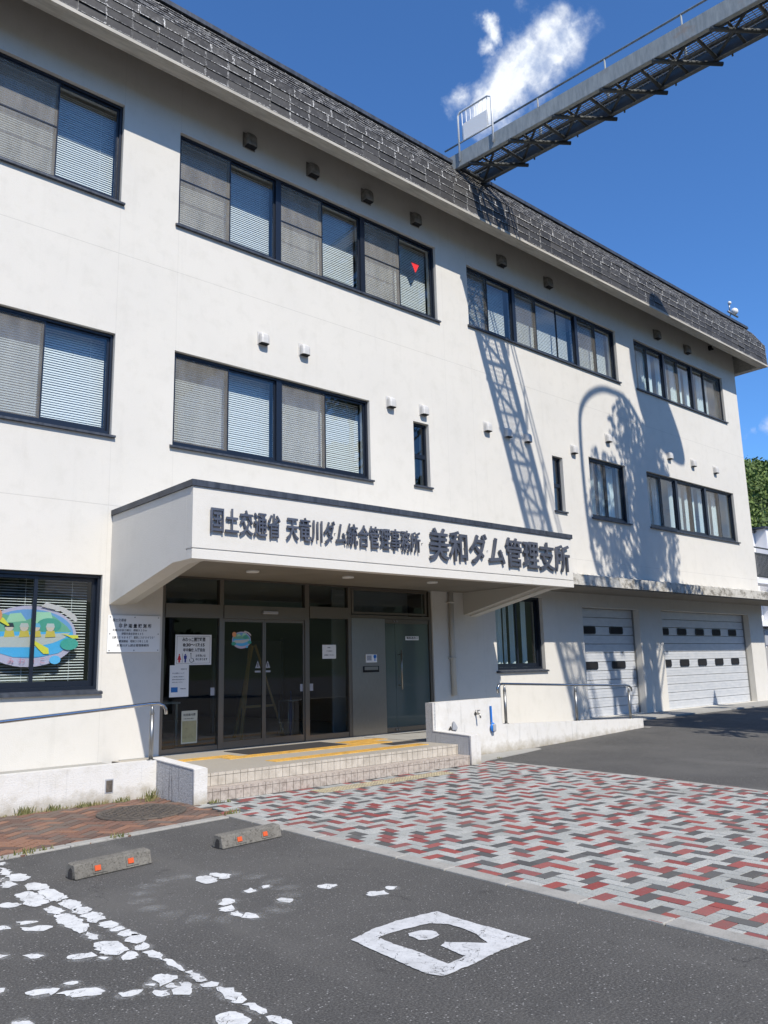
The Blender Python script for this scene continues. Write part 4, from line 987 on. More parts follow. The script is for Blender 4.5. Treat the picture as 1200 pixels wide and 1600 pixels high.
# opening hours poster on the fixed glass
yp = Y0+.036
ps = thing('opening_hours_poster', 'large white opening hours poster with red and blue toilet symbols on the left door glass', 'poster', (6.05, yp, 1.85))
m = MB(); m.box(5.755, 6.37, yp-.003, yp, 1.60, 2.06); m.build('sheet', M_paper, ps)
m = MB()
for a in ((5.78, 6.345, 1.625, 1.628), (5.78, 6.345, 2.032, 2.035), (5.78, 5.783, 1.628, 2.032), (6.342, 6.345, 1.628, 2.032)): m.box(a[0], a[1], yp-.0045, yp-.0031, a[2], a[3])
m.build('border_line', M_ink, ps)
T2 = lambda s, x, z, h, wd, b=.02, mt=M_ink, pr=None, yy=None: text_on('lettering', s, x, (yy or yp-.0032), z, h, mt, pr or ps, wd, b)
T2('みわっこ開館時間', 5.87, 1.955, .058, .39, .03); T2('8:30〜17:15', 5.88, 1.875, .055, .37, .04); T2('年中無休 入館自由', 5.885, 1.80, .05, .37, .03)
T2('お手洗いは', 6.10, 1.72, .036, .17); T2('中にあります', 6.10, 1.665, .036, .20)
def person_icon(x, z, h, mt, skirt):
    q = MB(); y0, y1 = yp-.0045, yp-.0031
    pts = [(x+.012*math.cos(t*.5236), z+h*.9+.012*math.sin(t*.5236)) for t in range(12)]; q.prism(pts, 'y', y0, y1)
    if skirt: q.prism([(x-.012, z+h*.8), (x+.012, z+h*.8), (x+.032, z+h*.3), (x-.032, z+h*.3)], 'y', y0, y1); q.box(x-.014, x+.014, y0, y1, z, z+h*.295)
    else: q.prism([(x-.026, z+h*.8), (x+.026, z+h*.8), (x+.022, z+h*.42), (x+.013, z+h*.40), (x+.012, z), (x-.012, z), (x-.013, z+h*.40), (x-.022, z+h*.42)], 'y', y0, y1)
    q.build('toilet_symbol', mt, ps)
person_icon(5.825, 1.64, .13, paint('symbol_red', (.55, .02, .03)), True); person_icon(5.925, 1.64, .13, paint('symbol_navy', (.02, .03, .22)), False)
q = MB(); q.box(5.873, 5.877, yp-.0045, yp-.0031, 1.64, 1.775); q.build('divider', M_ink, ps)
q = MB(); c0 = (6.03, 1.675)
ringp = [(c0[0]+.034*math.cos(R(t)), yp-.004, c0[1]+.034*math.sin(R(t))) for t in range(150, 400, 20)]
q.tube(ringp, .004, 6); q.tube([(6.018, yp-.004, 1.755), (6.022, yp-.004, 1.70), (6.055, yp-.004, 1.70), (6.068, yp-.004, 1.655), (6.08, yp-.004, 1.66)], .004, 6); q.sphere((6.017, yp-.004, 1.77), .01)
q.build('wheelchair_symbol', M_ink, ps)

def sheet(name, label, x0, x1, z0, z1, lines, y, extra=None, mat=M_paper):
    o = thing(name, label, 'notice', ((x0+x1)/2, y, (z0+z1)/2)); m = MB()
    m.box(x0, x1, y-.002, y, z0, z1); m.build('sheet', mat, o)
    for s, fx, fz, h, wd in lines: text_on('lettering', s, x0+fx, y-.0022, z0+fz, h, M_ink, o, wd, .01)
    return o
n1 = sheet('paper_notice', 'tall white notice with a small blue picture below the opening hours poster', 5.675, 5.99, 1.13, 1.60, [('お知らせ', .18, .40, .02, .10), ('ダム見学について', .04, .34, .018, .2), ('ご来館の皆様へ', .04, .29, .014, .2), ('見学の受付は窓口まで', .04, .25, .014, .22), ('お申し出ください', .04, .21, .014, .18), ('管理支所', .18, .11, .016, .09)], yp)
m = MB(); m.box(5.70, 5.81, yp-.0035, yp-.0021, 1.20, 1.275); m.build('blue_picture', paint('print_blue', (.01, .13, .38)), n1)
n2 = sheet('paper_notice', 'cream map notice taped low on the left door glass', 5.885, 6.15, .44, .92, [('利用案内図', .03, .40, .035, .20), ('三峰川周辺の案内', .03, .355, .014, .17)], yp, mat=paint('cream_print', (.50, .48, .37)))
m = MB(); m.box(5.90, 6.135, yp-.0035, yp-.0021, .46, .77); m.build('map_print', concrete('map_ink', (.40, .36, .20), 1.5), n2)
n3 = sheet('paper_notice', 'small square white notice on the glass right of the sliding doors', 8.54, 8.84, 1.665, 1.905, [('お願い', .11, .18, .02, .08), ('ドアは静かに', .09, .12, .02, .13), ('お閉めください', .04, .05, .022, .22)], yp)
n4 = sheet('door_label', 'small staff entrance label on the frosted side door', 10.51, 10.86, 1.99, 2.065, [('職員通用口', .03, .018, .045, .29)], Y0+.026, mat=M_white)
n4['category'] = 'label'
# round sticker high on the sliding door (a boat on a lake)
def sticker(name, label, cx, cz, rx, rz, y, small=False):
    o = thing(name, label, 'sticker', (cx, y, cz)); lay = [0]
    def add(nm, pts, col):
        lay[0] += 1; q = MB(); a = y-.0009*lay[0]-.0002; q.flat([[(cx+px*rx, cz+pz*rz) for px, pz in pts]], 0, .0007, lambda X, Z, h: (X, a-h, Z)); q.build(nm, paint(nm+'_ink', col, .5), o)
    ell = lambda a, b, rx_, rz_, n=40, t0=0, t1=360: [(a+rx_*math.cos(R(t0+(t1-t0)*k/n)), b+rz_*math.sin(R(t0+(t1-t0)*k/n))) for k in range(n)]
    add('backing', ell(0, 0, 1, 1), (.50, .44, .55))
    add('sky_patch', ell(0, .08, .93, .80), (.16, .34, .60))
    add('hill_patch', [(-.9, .12), (-.78, .50), (-.55, .72), (-.3, .6), (-.12, .5), (.06, .62), (.3, .78), (.5, .66), (.78, .34), (.9, .12)], (.16, .40, .26))
    add('light_hill', [(-.5, .42), (-.42, .72), (-.2, .76), (-.08, .5)], (.36, .60, .38)); add('light_hill', [(.05, .42), (.12, .80), (.42, .80), (.5, .42)], (.36, .62, .42))
    add('tree_patch', ell(.40, .36, .26, .24), (.07, .33, .24))
    add('lake', [(-.92, .14), (.90, .14), (.93, 0), (.86, -.32), (.62, -.56), (.2, -.68), (-.3, -.68), (-.72, -.48), (-.9, -.2)], (.08, .42, .72))
    add('boat', [(-.86, -.10), (-.6, -.02), (.86, .12), (.74, -.06), (.5, -.22), (.1, -.36), (-.6, -.36), (-.8, -.28)], (.50, .50, .46))
    if not small:
        for px, hair in ((-.42, (.03, .04, .05)), (-.12, (.50, .5, .46)), (.12, (.15, .42, .65)), (.42, (.5, .52, .5))):
            add('life_vest', [(px-.10, -.04), (px+.12, -.02), (px+.09, .18), (px-.08, .18)], (.62, .47, .08))
            add('face', ell(px, .27, .085, .11, 20), (.62, .50, .40)); add('cap', [(px-.10, .29), (px+.10, .29), (px+.07, .42), (px-.07, .42)], hair)
        add('paddle', [(.05, -.10), (.25, -.28), (.40, -.40), (.42, -.58), (.30, -.58), (.18, -.40), (.02, -.12)], (.72, .66, .06))
        add('paddle', [(.66, .10), (.84, .04), (1.02, .04), (1.04, -.06), (.92, -.08), (.78, .02)], (.72, .66, .06))
        add('paddle', [(-.64, .62), (-.55, .58), (-.42, .34), (-.46, .32), (-.62, .46)], (.72, .66, .06))
    add('bush', ell(-.84, -.42, .24, .22, 14), (.06, .34, .24)); add('bush', ell(.84, -.26, .2, .2, 14), (.06, .36, .28))
    add('water_drop', ell(.55, -.78, .12, .14, 14), (.12, .48, .78))
    add('sun_mark', ell(-.80, .66, .22, .30, 24), (.72, .30, .12))
    add('banner', [(.2, .98), (.62, .84), (.96, .48), (1.0, .56), (.94, .72), (.70, .96), (.3, 1.12)], (.58, .52, .50))
    if not small:
        for k, ch in enumerate('みわっこ'): text_on('lettering', ch, cx+(-.42+k*.22)*rx, y-.0295, cz-.90*rz, .10*rz*1.9, paint('pink_print', (.55, .22, .30)), o, None, .0)
    return o
sticker('window_sticker', 'large oval sticker of people rowing a boat, on the ground floor window at far left', 3.66, 2.03, .64, .415, .21)
sticker('window_sticker', 'small round lake picture sticker on the sliding glass doors', 6.91, 1.98, .175, .135, Y0+.030, True)
# warning triangles on the sliding doors
for i, x in enumerate((7.22, 7.41)):
    o = thing('door_warning_sticker', ('pale warning triangle and strip on the left leaf of the sliding door', 'pale warning triangle and strip on the right leaf of the sliding door')[i], 'sticker', (x, Y0+.03, 1.55), 'warning stickers on the sliding doors')
    q = MB(); q.prism([(x-.05, 1.53), (x+.05, 1.53), (x, 1.65)], 'y', Y0+.028, Y0+.030); q.build('triangle', M_moist, o)
    q = MB(); q.box(x-.055, x+.055, Y0+.028, Y0+.030, 1.46, 1.49); q.build('strip', M_moist, o); q = MB(); q.box(x-.006, x+.006, Y0+.0265, Y0+.0275, 1.55, 1.61); q.build('mark', M_ink, o)
for i, (x, lb) in enumerate(((6.40, 'small white pull label on the leftmost glass near its right edge'), (8.10, 'small white pull label left of the third door post'), (8.30, 'small white pull label right of the third door post'))):
    q = MB(); q.box(x-.035, x+.035, yp-.003, yp-.001, 1.13, 1.25); o = q.build('pull_label', M_moist); tag(o, lb, 'label', 'pull labels on the entrance glass')

# ================================================================ things inside the lobby
ez = thing('display_easel', 'yellow timber A shaped easel standing behind the sliding doors', 'easel', (8.0, 1.2, .3))
for a, b in (((7.55, 1.1, .3), (7.85, 1.3, 1.95)), ((8.45, 1.1, .3), (7.95, 1.3, 1.95)), ((7.9, 1.9, .3), (7.9, 1.32, 1.93))): m = MB(); m.beam(a, b, .05, .035); m.build('leg', M_wood, ez)
m = MB(); m.box(7.62, 8.3, 1.16, 1.22, .85, .89); m.build('shelf', M_wood, ez)
tb = thing('reception_table', 'low pale table behind the left door glass', 'table', (6.0, 1.6, .3))
m = MB(); m.box(5.6, 6.5, 1.3, 2.0, .98, 1.01); m.build('tabletop', M_ceil, tb)
for x in (5.65, 6.45):
    for y in (1.35, 1.95): m = MB(); m.box(x-.02, x+.02, y-.02, y+.02, .3, .98); m.build('leg', M_post, tb)
us = thing('umbrella_stand', 'metal umbrella stand with a blue umbrella inside the doors', 'stand', (8.45, .9, .3))
m = MB(); 
for z in (.34, .95): m.tube([(8.3, .75, z), (8.6, .75, z), (8.6, 1.05, z), (8.3, 1.05, z), (8.3, .75, z)], .012, 6)
for x in (8.3, 8.6):
    for y in (.75, 1.05): m.tube([(x, y, .3), (x, y, .95)], .012, 6)
m.build('rack', M_post, us); m = MB(); m.tube([(8.42, .9, .33), (8.44, .9, .6), (8.45, .9, 1.12)], [.03, .035, .012], 10); u_ = m.build('umbrella', paint('umbrella_navy', (.02, .05, .14))); tag(u_, 'folded navy umbrella standing in the umbrella stand', 'umbrella')
cb = thing('display_board', 'framed display board standing deep in the lobby', 'board', (9.0, 3.2, .3))
m = MB(); m.box(8.2, 9.8, 3.18, 3.22, 1.0, 2.1); m.build('panel', M_room, cb); m = MB(); m.box(8.15, 8.2, 3.17, 3.23, .3, 2.15); m.box(9.8, 9.85, 3.17, 3.23, .3, 2.15); m.build('frame', M_post, cb)
q = MB(); q.box(3.35, 3.95, .36, .38, 1.34, 1.50); o = q.build('window_card', paint('cream_card', (.45, .43, .33))); tag(o, 'cream card propped inside the bottom of the far left ground floor window', 'card')
q = MB(); q.box(13.30, 13.42, .34, .40, 1.37, 1.46); q.bevel(.01); o = q.build('window_ornament', paint('orange_plastic', (.7, .2, .05))); tag(o, 'small orange ornament on the inner sill of the window under the canopy end', 'ornament')

# ================================================================ steps, ramps and low walls
st = thing('entrance_steps', 'two cream tiled steps and porch platform in front of the glass doors', 'steps', (7.0, -2.0, 0))
m = MB(); m.box(4.80, 9.278, -2.385, -.002, -.1, .294); m.box(4.80, 9.278, -2.625, -2.386, -.1, .146); m.build('step_core', M_grout, st)
m = MB(); m.box(4.802, 9.277, -2.36, -.045, .2945, .300); m.build('platform_floor', M_plat, st)
m = MB(); m.box(4.802, 9.277, -2.60, -2.402, .1465, .1535); m.build('tread', M_tile2, st)
def riser(y, z0, zt, mt):
    m = MB(); x = 4.803; px = .1035
    while x < 9.27:
        x1 = min(x+px-.006, 9.276)
        m.box(x, x1, y-.008, y+.0, z0, zt-.036); m.box(x, x1, y-.010, y+.030, zt-.031, zt+.0015); x += px
    o = m.build('riser_tile', mt, st); return o
riser(-2.387, .155, .300, M_tile); riser(-2.627, .015, .1535, M_tile2)
# tactile strips
def tact(name, label, rects, z, mat, dots=False):
    m = MB()
    for (x0, x1, y0, y1) in rects:
        m.box(x0, x1, y0, y1, z, z+.003)
        if dots:
            x = x0+.025
            while x < x1: 
                y = y0+.03
                while y < y1-.01: m.box(x-.01, x+.01, y-.01, y+.01, z+.003, z+.007); y += .05
                x += .05
        else:
            x = x0+.02
            while x < x1: m.box(x-.010, x+.010, y0+.015, y1-.015, z+.003, z+.007); x += .045
    o = m.build(name, mat); tag(o, label, 'tactile paving', 'yellow tactile strips at the entrance'); return o
tact('tactile_paving', 'bright yellow tactile strip running along the glass doors', [(5.40, 6.25, -.98, -.70), (5.95, 8.95, -1.26, -.98), (8.35, 8.94, -.97, -.50), (8.95, 9.277, -.78, -.50)], .3005, M_yel)
tact('tactile_paving', 'bright yellow tactile strip nearest the top step edge', [(6.17, 9.0, -2.05, -1.78)], .3005, M_yel)
tact('tactile_paving', 'faded yellow dotted tactile strip on the block paving below the steps', [(6.15, 8.45, -3.12, -2.84)], .0145, M_yel2, True)
q = MB(); q.box(6.45, 8.25, -.94, -.22, .3005, .308); o = q.build('door_mat', M_mat); tag(o, 'dark rubber mat on the platform before the sliding doors', 'mat')
q = MB(); q.box(8.62, 9.270, -1.66, -1.34, .3005, .307); o = q.build('dark_floor_sheet', M_mat); tag(o, 'small dark sheet beside the right side wall of the platform', 'mat')  # thin dark sheet for the dark wedge on the platform

# left ramp and wall
lw = thing('ramp_wall', 'low white ramp wall with stained return at the left of the steps', 'wall', (2.0, -1.9, 0))
m = MB(); m.box(-3.0, 4.64, -1.72, -1.56, -.2, .44); m.build('wall_face', M_ret, lw)
m = MB(); m.prism([(-1.55, -.2), (-2.66, -.2), (-2.66, .395), (-1.55, .445)], 'x', 4.642, 4.797); m.build('return_wall', M_peb, lw)
m = MB(); m.prism([(-2.66, -.2), (-2.69, -.2), (-2.69, .402), (-2.66, .402)], 'x', 4.635, 4.803); m.prism([(-1.55, .446), (-2.66, .396), (-2.66, .408), (-1.55, .458)], 'x', 4.637, 4.80); m.build('white_edge', M_ret, lw)
m = MB(); m.box(-3.0, 4.64, -1.555, -.003, -.1, .30); m.build('ramp_floor', M_apron, lw)
q = MB(); q.box(4.0, 4.10, -1.724, -1.7205, .12, .28); dr = q.build('drain_frame', M_moist, lw)
q = MB(); q.box(4.012, 4.088, -1.729, -1.7245, .135, .265)
dg = q.build('drain_cover', M_iron, lw)
# right tap wall and ramp wall
rw = thing('tap_wall', 'white low wall with a water tap, stepping down into a ramp wall', 'wall', (12.0, -1.85, 0))
m = MB(); m.prism([(9.36, -.2), (15.46, -.2), (15.46, .31), (10.97, .475), (10.97, .925), (9.36, .915)], 'y', -1.85, -1.70); m.build('wall_face', M_ret, rw)
m = MB(); m.prism([(-1.852, -.2), (-2.65, -.2), (-2.65, .43), (-1.95, .47), (-1.852, .47)], 'x', 9.282, 9.48); m.box(9.282, 9.358, -1.851, -1.70, -.2, .912); m.build('return_wall', M_peb, rw)
m = MB(); m.box(9.275, 9.487, -2.68, -2.651, -.2, .438); m.prism([(-2.65, .431), (-1.853, .471), (-1.853, .483), (-2.65, .443)], 'x', 9.277, 9.485); m.box(9.277, 9.295, -1.875, -1.853, .484, .915); m.build('white_edge', M_ret, rw)
m = MB(); m.prism([(9.36, -.1), (15.47, -.1), (15.47, .19), (9.36, .295)], 'y', -1.695, -.003); m.build('ramp_floor', M_apron, rw)

def handrail(label, pts, posts, zf):
    o = thing('handrail', label, 'handrail', pts[1], 'steel ramp handrails')
    m = MB(); m.tube(pts, .021, 12); m.build('rail', M_pipe, o)
    for (x, y, zt, zb) in posts:
        m = MB(); m.tube([(x, y, zb), (x, y, zt-.13)], .026, 12); m.tube([(x, y, zt-.13), (x, y, zt-.12), (x, y, zt-.06), (x, y, zt-.02)], [.026, .03, .018, .012], 12)
        m.tube([(x, y, zb), (x, y, zb+.008)], .05, 14); m.build('post', M_post, o)
yl = -1.64
handrail('steel handrail on the left ramp wall, curling down near the plaque', [(-3, yl, .93), (2.8, yl, 1.005), (4.55, yl, 1.115), (4.68, yl, 1.118), (4.75, yl, 1.09), (4.785, yl, 1.04), (4.79, yl, .98)], [(4.60, yl, 1.115, .44), (2.2, yl, .99, .44), (-.2, yl, .97, .44)], .44)
yr = -1.775
handrail('steel handrail with three posts on the right ramp wall', [(10.99, yr, 1.0), (10.985, yr, 1.08), (11.02, yr, 1.135), (11.10, yr, 1.155), (13.28, yr, 1.065), (15.05, yr, 1.0), (15.16, yr, .985), (15.22, yr, .94), (15.23, yr, .87)],
         [(11.17, yr, 1.15, .468), (13.26, yr, 1.064, .392), (15.12, yr, .995, .322)], .4)

# tap, blue brush, little tools
tp = thing('water_tap', 'chromed water tap with cross handle on the white tap wall', 'tap', (10.30, -1.87, .68))
m = MB(); m.tube([(10.30, -1.851, .69), (10.30, -1.93, .69), (10.30, -1.955, .675), (10.30, -1.965, .62)], .015, 10); m.tube([(10.30, -1.851, .69), (10.30, -1.858, .69)], .03, 12); m.build('spout', M_brass, tp)
m = MB(); m.tube([(10.30, -1.91, .70), (10.30, -1.91, .745)], .009, 8); m.tube([(10.255, -1.91, .745), (10.345, -1.91, .745)], .008, 8); m.tube([(10.30, -1.955, .745), (10.30, -1.865, .745)], .008, 8); m.build('cross_handle', M_brass, tp)
bb = thing('blue_brush', 'bright blue plastic long handled brush hanging on the white tap wall', 'brush', (10.68, -1.9, .55))
m = MB(); m.prism([(10.655, .795), (10.685, .795), (10.69, .52), (10.66, .52)], 'y', -1.885, -1.865); m.tube([(10.67, -1.853, .79), (10.67, -1.885, .79)], .008, 8); m.build('handle', M_blue, bb)
m = MB(); m.sphere((10.695, -1.885, .44), .085, (.75, .38, 1.0)); m.build('brush_head', M_blue, bb)
m = MB(); m.box(10.66, 10.73, -1.935, -1.905, .375, .50); m.bevel(.012); m.build('bristles', M_moist, bb)
q = MB(); q.prism([(9.70, .46), (9.80, .455), (9.82, .50), (9.745, .60), (9.725, .60)], 'y', -1.90, -1.865); q.bevel(.008); o = q.build('hand_trowel', M_moist); tag(o, 'small grey trowel leaning on the tap wall above the low return', 'trowel')
q = MB(); q.prism([(9.62, .47), (9.68, .465), (9.66, .53)], 'y', -1.90, -1.87); q.bevel(.006); o = q.build('garden_clip', M_mat); tag(o, 'small dark clip beside the trowel at the tap wall', 'clip')

# manhole cover in the brick forecourt
mh = thing('manhole_cover', 'round cast iron manhole cover set in the worn brick forecourt', 'manhole cover', (4.02, -2.68, .025))
m = MB(); m.tube([(4.02, -2.68, .005), (4.02, -2.68, .030)], .47, 40); m.build('rim', M_iron, mh)
m = MB(); m.tube([(4.02, -2.68, .0301), (4.02, -2.68, .034)], .42, 40)
for i in range(-8, 9):
    for j in range(-8, 9):
        x, y = i*.05, j*.05
        if x*x+y*y < .155 and (i+j) % 2 == 0: m.box(4.02+x-.016, 4.02+x+.016, -2.68+y-.016, -2.68+y+.016, .034, .040)
m.build('lid', M_iron, mh)

# wheel stops
def wheel_stop():
    o = thing('wheel_stop', '', 'wheel stop', (0, 0, 0), 'concrete wheel stops in the parking bay')
    L = .325; pr = [(-.085, 0), (-.052, .105), (.045, .112), (.062, .10), (.085, 0)]
    m = MB(); m.prism(pr, 'x', -L, L); m.bevel(.009); m.build('block', M_stop, o)
    for x in (-.13, .15):
        sl = Vector((0, .033, .105)).normalized(); nrm = Vector((0, -.105, .033)).normalized(); c_ = Vector((x, -.068, .055))
        m = MB(); m.obox(c_+nrm*.002, (Vector((1, 0, 0)), sl, nrm), .055, .035, .004); m.build('reflector_recess', M_stop, o)
        m = MB(); m.obox(c_+nrm*.008+Vector((-.018, 0, 0)), (Vector((1, 0, 0)), sl, nrm), .024, .019, .005); m.build('reflector', M_refl, o)
    for x in (-.24, 0.02, .25):
        pass
    m = MB(); m.tube([(-L-.002, 0, .05), (-L+.02, 0, .05)], .028, 10); m.box(-L-.004, -L+.002, -.03, .03, .0, .05); m.build('end_socket', M_mat, o)
    return o
w1 = wheel_stop(); w2 = copy_tree(w1)
w1.location = (2.745, -4.885, .001); w1.rotation_euler.z = R(7.5); w1['label'] = 'mottled concrete wheel stop with two orange reflectors, the nearer left one'
w2.location = (4.04, -4.80, .001); w2.rotation_euler.z = R(5.5); w2['label'] = 'mottled concrete wheel stop with two orange reflectors beside the paving kerb'

# weeds along the left wall foot and kerb cracks
m = MB(); lay = m.bm.verts.layers.float.new('tone'); rr = random.Random(8)
def tuft(x, y, n, h, sp, dry):
    for _ in range(n):
        a = rr.uniform(0, 6.28); l_ = h*rr.uniform(.4, 1.1); bx, by = x+rr.gauss(0, sp), y+rr.gauss(0, sp*.25); z0 = .008
        dx, dy = math.cos(a)*l_*.5, math.sin(a)*l_*.4; wd = .003+.003*rr.random(); t = min(1, max(0, rr.gauss(dry, .25)))
        q = [m.bm.verts.new(p) for p in ((bx-wd, by, z0), (bx+wd, by, z0), (bx+dx*.6+wd*.7, by+dy*.6, z0+l_*.7), (bx+dx, by+dy, z0+l_), (bx+dx*.6-wd*.7, by+dy*.6, z0+l_*.7))]
        for v in q: v[lay] = t
        m.bm.faces.new(q)
for k in range(45): x = rr.uniform(2.4, 4.6); tuft(x, -1.75, int(rr.uniform(2, 7)), rr.uniform(.02, .06), .04, .85)
for x, y, n, h in ((4.5, -1.85, 45, .13), (4.42, -2.0, 20, .08), (3.1, -1.76, 50, .10), (3.4, -1.76, 40, .08), (4.90, -2.72, 26, .05), (5.0, -2.78, 14, .04), (3.3, -3.74, 26, .05), (2.45, -3.82, 30, .06), (2.62, -3.80, 18, .05), (4.62, -3.5, 30, .06), (4.72, -3.4, 10, .05),
                   (4.2, -1.78, 40, .07), (3.75, -1.78, 40, .07), (2.2, -3.86, 20, .05), (10.2, -2.4, 20, .03), (12.6, -1.93, 40, .04), (13.6, -1.93, 30, .04), (14.6, -1.93, 30, .04)): tuft(x, y, n, h, .05, .45)
o = m.build('weeds', M_weed, fix=False); tag(o, kind='stuff'); o['label'] = 'scruffy weeds in the joints along the foot of the low wall and kerb'

# ================================================================ roof footbridge
BX0, BX1 = 11.80, 12.72; SL = .004; SXX = .085
def bp(x, s, dz): return Vector((x+SXX*s, -s, 12.56 - SL*s + dz))
br = thing('roof_footbridge', 'grey steel footbridge with handrail and cross braced underside leaving the roof edge', 'footbridge', (12.3, -.5, 12.5))
SA, SB = -.5, 17.0
ux = (bp(0, 1, 0)-bp(0, 0, 0)).normalized(); 
def beamb(m, x0, s0, z0, x1, s1, z1, wd, ht): m.beam(bp(x0, s0, z0), bp(x1, s1, z1), wd, ht)
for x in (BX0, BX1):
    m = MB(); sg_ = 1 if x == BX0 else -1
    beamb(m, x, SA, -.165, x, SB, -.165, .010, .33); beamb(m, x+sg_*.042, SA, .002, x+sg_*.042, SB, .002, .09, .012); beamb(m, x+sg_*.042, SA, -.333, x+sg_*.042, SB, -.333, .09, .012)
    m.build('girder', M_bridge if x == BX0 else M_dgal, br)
m = MB()
for x in (BX0+.30, BX0+.62): beamb(m, x, SA, -.17, x, SB, -.17, .045, .06)
m.build('stringer', M_dsteel, br)
s_ = .62; k = 0
while s_ < SB:
    m = MB(); m.tube([bp(BX0+.02, s_, -.30), bp(BX1+.02, s_, -.30)], .034, 8); m.build('cross_beam', M_dsteel, br)
    m = MB(); m.tube([bp(BX0+.0, s_-.75, -.375), bp(BX1+.08, s_+.04, -.375)], .040, 8); m.build('diagonal_brace', M_dsteel, br)
    m = MB(); m.tube([bp(BX0+.02, s_+.5, -.22), bp(BX1-.02, s_+.5, -.27)], .028, 8); m.build('joist', M_dsteel, br)
    m = MB(); m.tube([bp(BX0+.04, s_+1.02, -.24), bp(BX1-.04, s_+.03, -.24)], .028, 8); m.build('counter_brace', M_dsteel, br)
    if k % 1 == 0:
        m = MB(); m.tube([bp(BX1+.01, s_+.25, -.30), bp(BX1+.01, s_+.25, -.37)], .018, 8); m.build('bolt_stub', M_dsteel, br)
    s_ += 1.05; k += 1
m = MB()
for i in range(12): x = BX0+.12+i*.062; beamb(m, x, SA, -.10, x, SB, -.10, .006, .022)
s_ = SA
while s_ < SB: beamb(m, BX0+.09, s_, -.105, BX1-.09, s_, -.105, .008, .012); s_ += .10
m.build('grating', M_grat, br)
def rail(x, zt):
    m = MB(); m.tube([bp(x, SA, zt), bp(x, SB, zt)], .022, 8); 
    r_ = m.build('guard_rail', M_bridge, br)
    s_ = 2.1
    while s_ < SB:
        m = MB(); m.tube([bp(x, s_, -.05), bp(x, s_, zt)], .018, 8); m.build('rail_post', M_bridge, br); s_ += 1.6
rail(BX1-.0, 1.03); rail(BX1+.05, .55)
gt = None
m = MB(); ga, gb = .72, 1.62; X_ = BX0-.03
fr = [bp(X_, ga, -.22), bp(X_, ga, .86), bp(X_, ga+.05, .93), bp(X_, gb-.10, .93), bp(X_, gb, .86), bp(X_, gb, -.22)]
m.tube(fr, .022, 8); m.tube([bp(X_, ga, .20), bp(X_, gb, .20)], .014, 8)
gt = m.build('barrier_gate', M_white, br)
for i in range(1, 8):
    s_ = ga+(gb-ga)*i/8; q = MB(); q.tube([bp(X_, s_, .20), bp(X_, s_, .92)], .009, 6); q.build('gate_bar', M_white, gt)
q = MB(); q.beam(bp(X_-.012, ga+.14, .40), bp(X_-.012, gb-.12, .40), .006, .40); q.build('gate_panel', M_white, gt)
q = MB(); q.box(11.35, 11.85, -.35, .4, 12.48, 12.50); q.build('kick_plate', M_dsteel, br)
q = MB()
for x in (BX0+.05, BX1-.05): e_ = bp(x, SB-.3, -.31); q.tube([(e_.x, e_.y, 0), (e_.x, e_.y, e_.z)], .09, 12)
q.build('support_column', M_bridge, br)
# floodlight at the roof end
fl = thing('roof_camera', 'small white dome camera on a bracket at the far end of the roof edge', 'camera', (25.2, -.5, 12.45))
m = MB(); m.tube([(25.0, -.35, 12.42), (25.0, -.5, 12.62)], .02, 8); m.tube([(24.75, -.5, 12.62), (25.45, -.5, 12.62)], .03, 8); m.tube([(24.9, -.5, 12.62), (24.9, -.5, 12.95)], .02, 8); m.build('bracket', M_post, fl)
m = MB(); m.sphere((25.25, -.5, 12.76), .12); m.build('dome', M_white, fl); m = MB(); m.sphere((24.9, -.52, 12.95), .06); m.build('sensor', M_white, fl)

# ================================================================ beyond the right end
nb = thing('neighbour_house', 'pale grey neighbouring building seen past the right end of the office', 'building', (46, 10, 0))
m = MB(); m.box(36, 41.85, 6.9, 14, 0, 7.9); m.build('wall', M_nb, nb); m = MB(); m.box(41.87, 50, 6.3, 14, 0, 8.05); m.build('front_wall', M_nb, nb)
m = MB(); m.box(35.8, 41.86, 6.8, 14.2, 7.905, 7.98); m.box(41.6, 50.2, 6.2, 14.2, 8.055, 8.14); m.build('roof', M_cap, nb)
m = MB(); m.box(38.2, 43.6, 5.6, 6.28, 5.0, 5.22); bal = m.build('balcony', M_nb, nb)
q = MB(); q.beam((38.2, 5.65, 6.45), (41.2, 5.65, 6.45), .07, .08); q.beam((38.2, 5.65, 5.36), (41.2, 5.65, 5.36), .06, .06); q.beam((38.2, 5.65, 6.75), (41.2, 5.65, 6.75), .06, .06)
for i in range(22): x = 38.2+i*.14; q.box(x-.018, x+.018, 5.63, 5.67, 5.3, 6.45)
q.box(41.12, 41.2, 5.6, 5.7, 5.22, 6.8); q.build('railing', M_dsteel, bal)
m = MB(); m.box(40.2, 41.6, 6.86, 6.895, 3.6, 4.5); m.build('window', M_frame, nb)
m = MB(); m.box(38.2, 43.6, 6.0, 6.88, 3.0, 3.25); m.build('lower_canopy', M_nb, nb); m = MB(); m.box(40.6, 41.6, 6.4, 6.88, 2.1, 2.9); m.build('air_unit', M_moist, nb)
gw = MB(); gw.box(30, 44, 3.2, 3.4, 0, 1.9); o = gw.build('boundary_wall', M_apron); tag(o, 'plain grey boundary wall beyond the garage end of the building', 'wall')

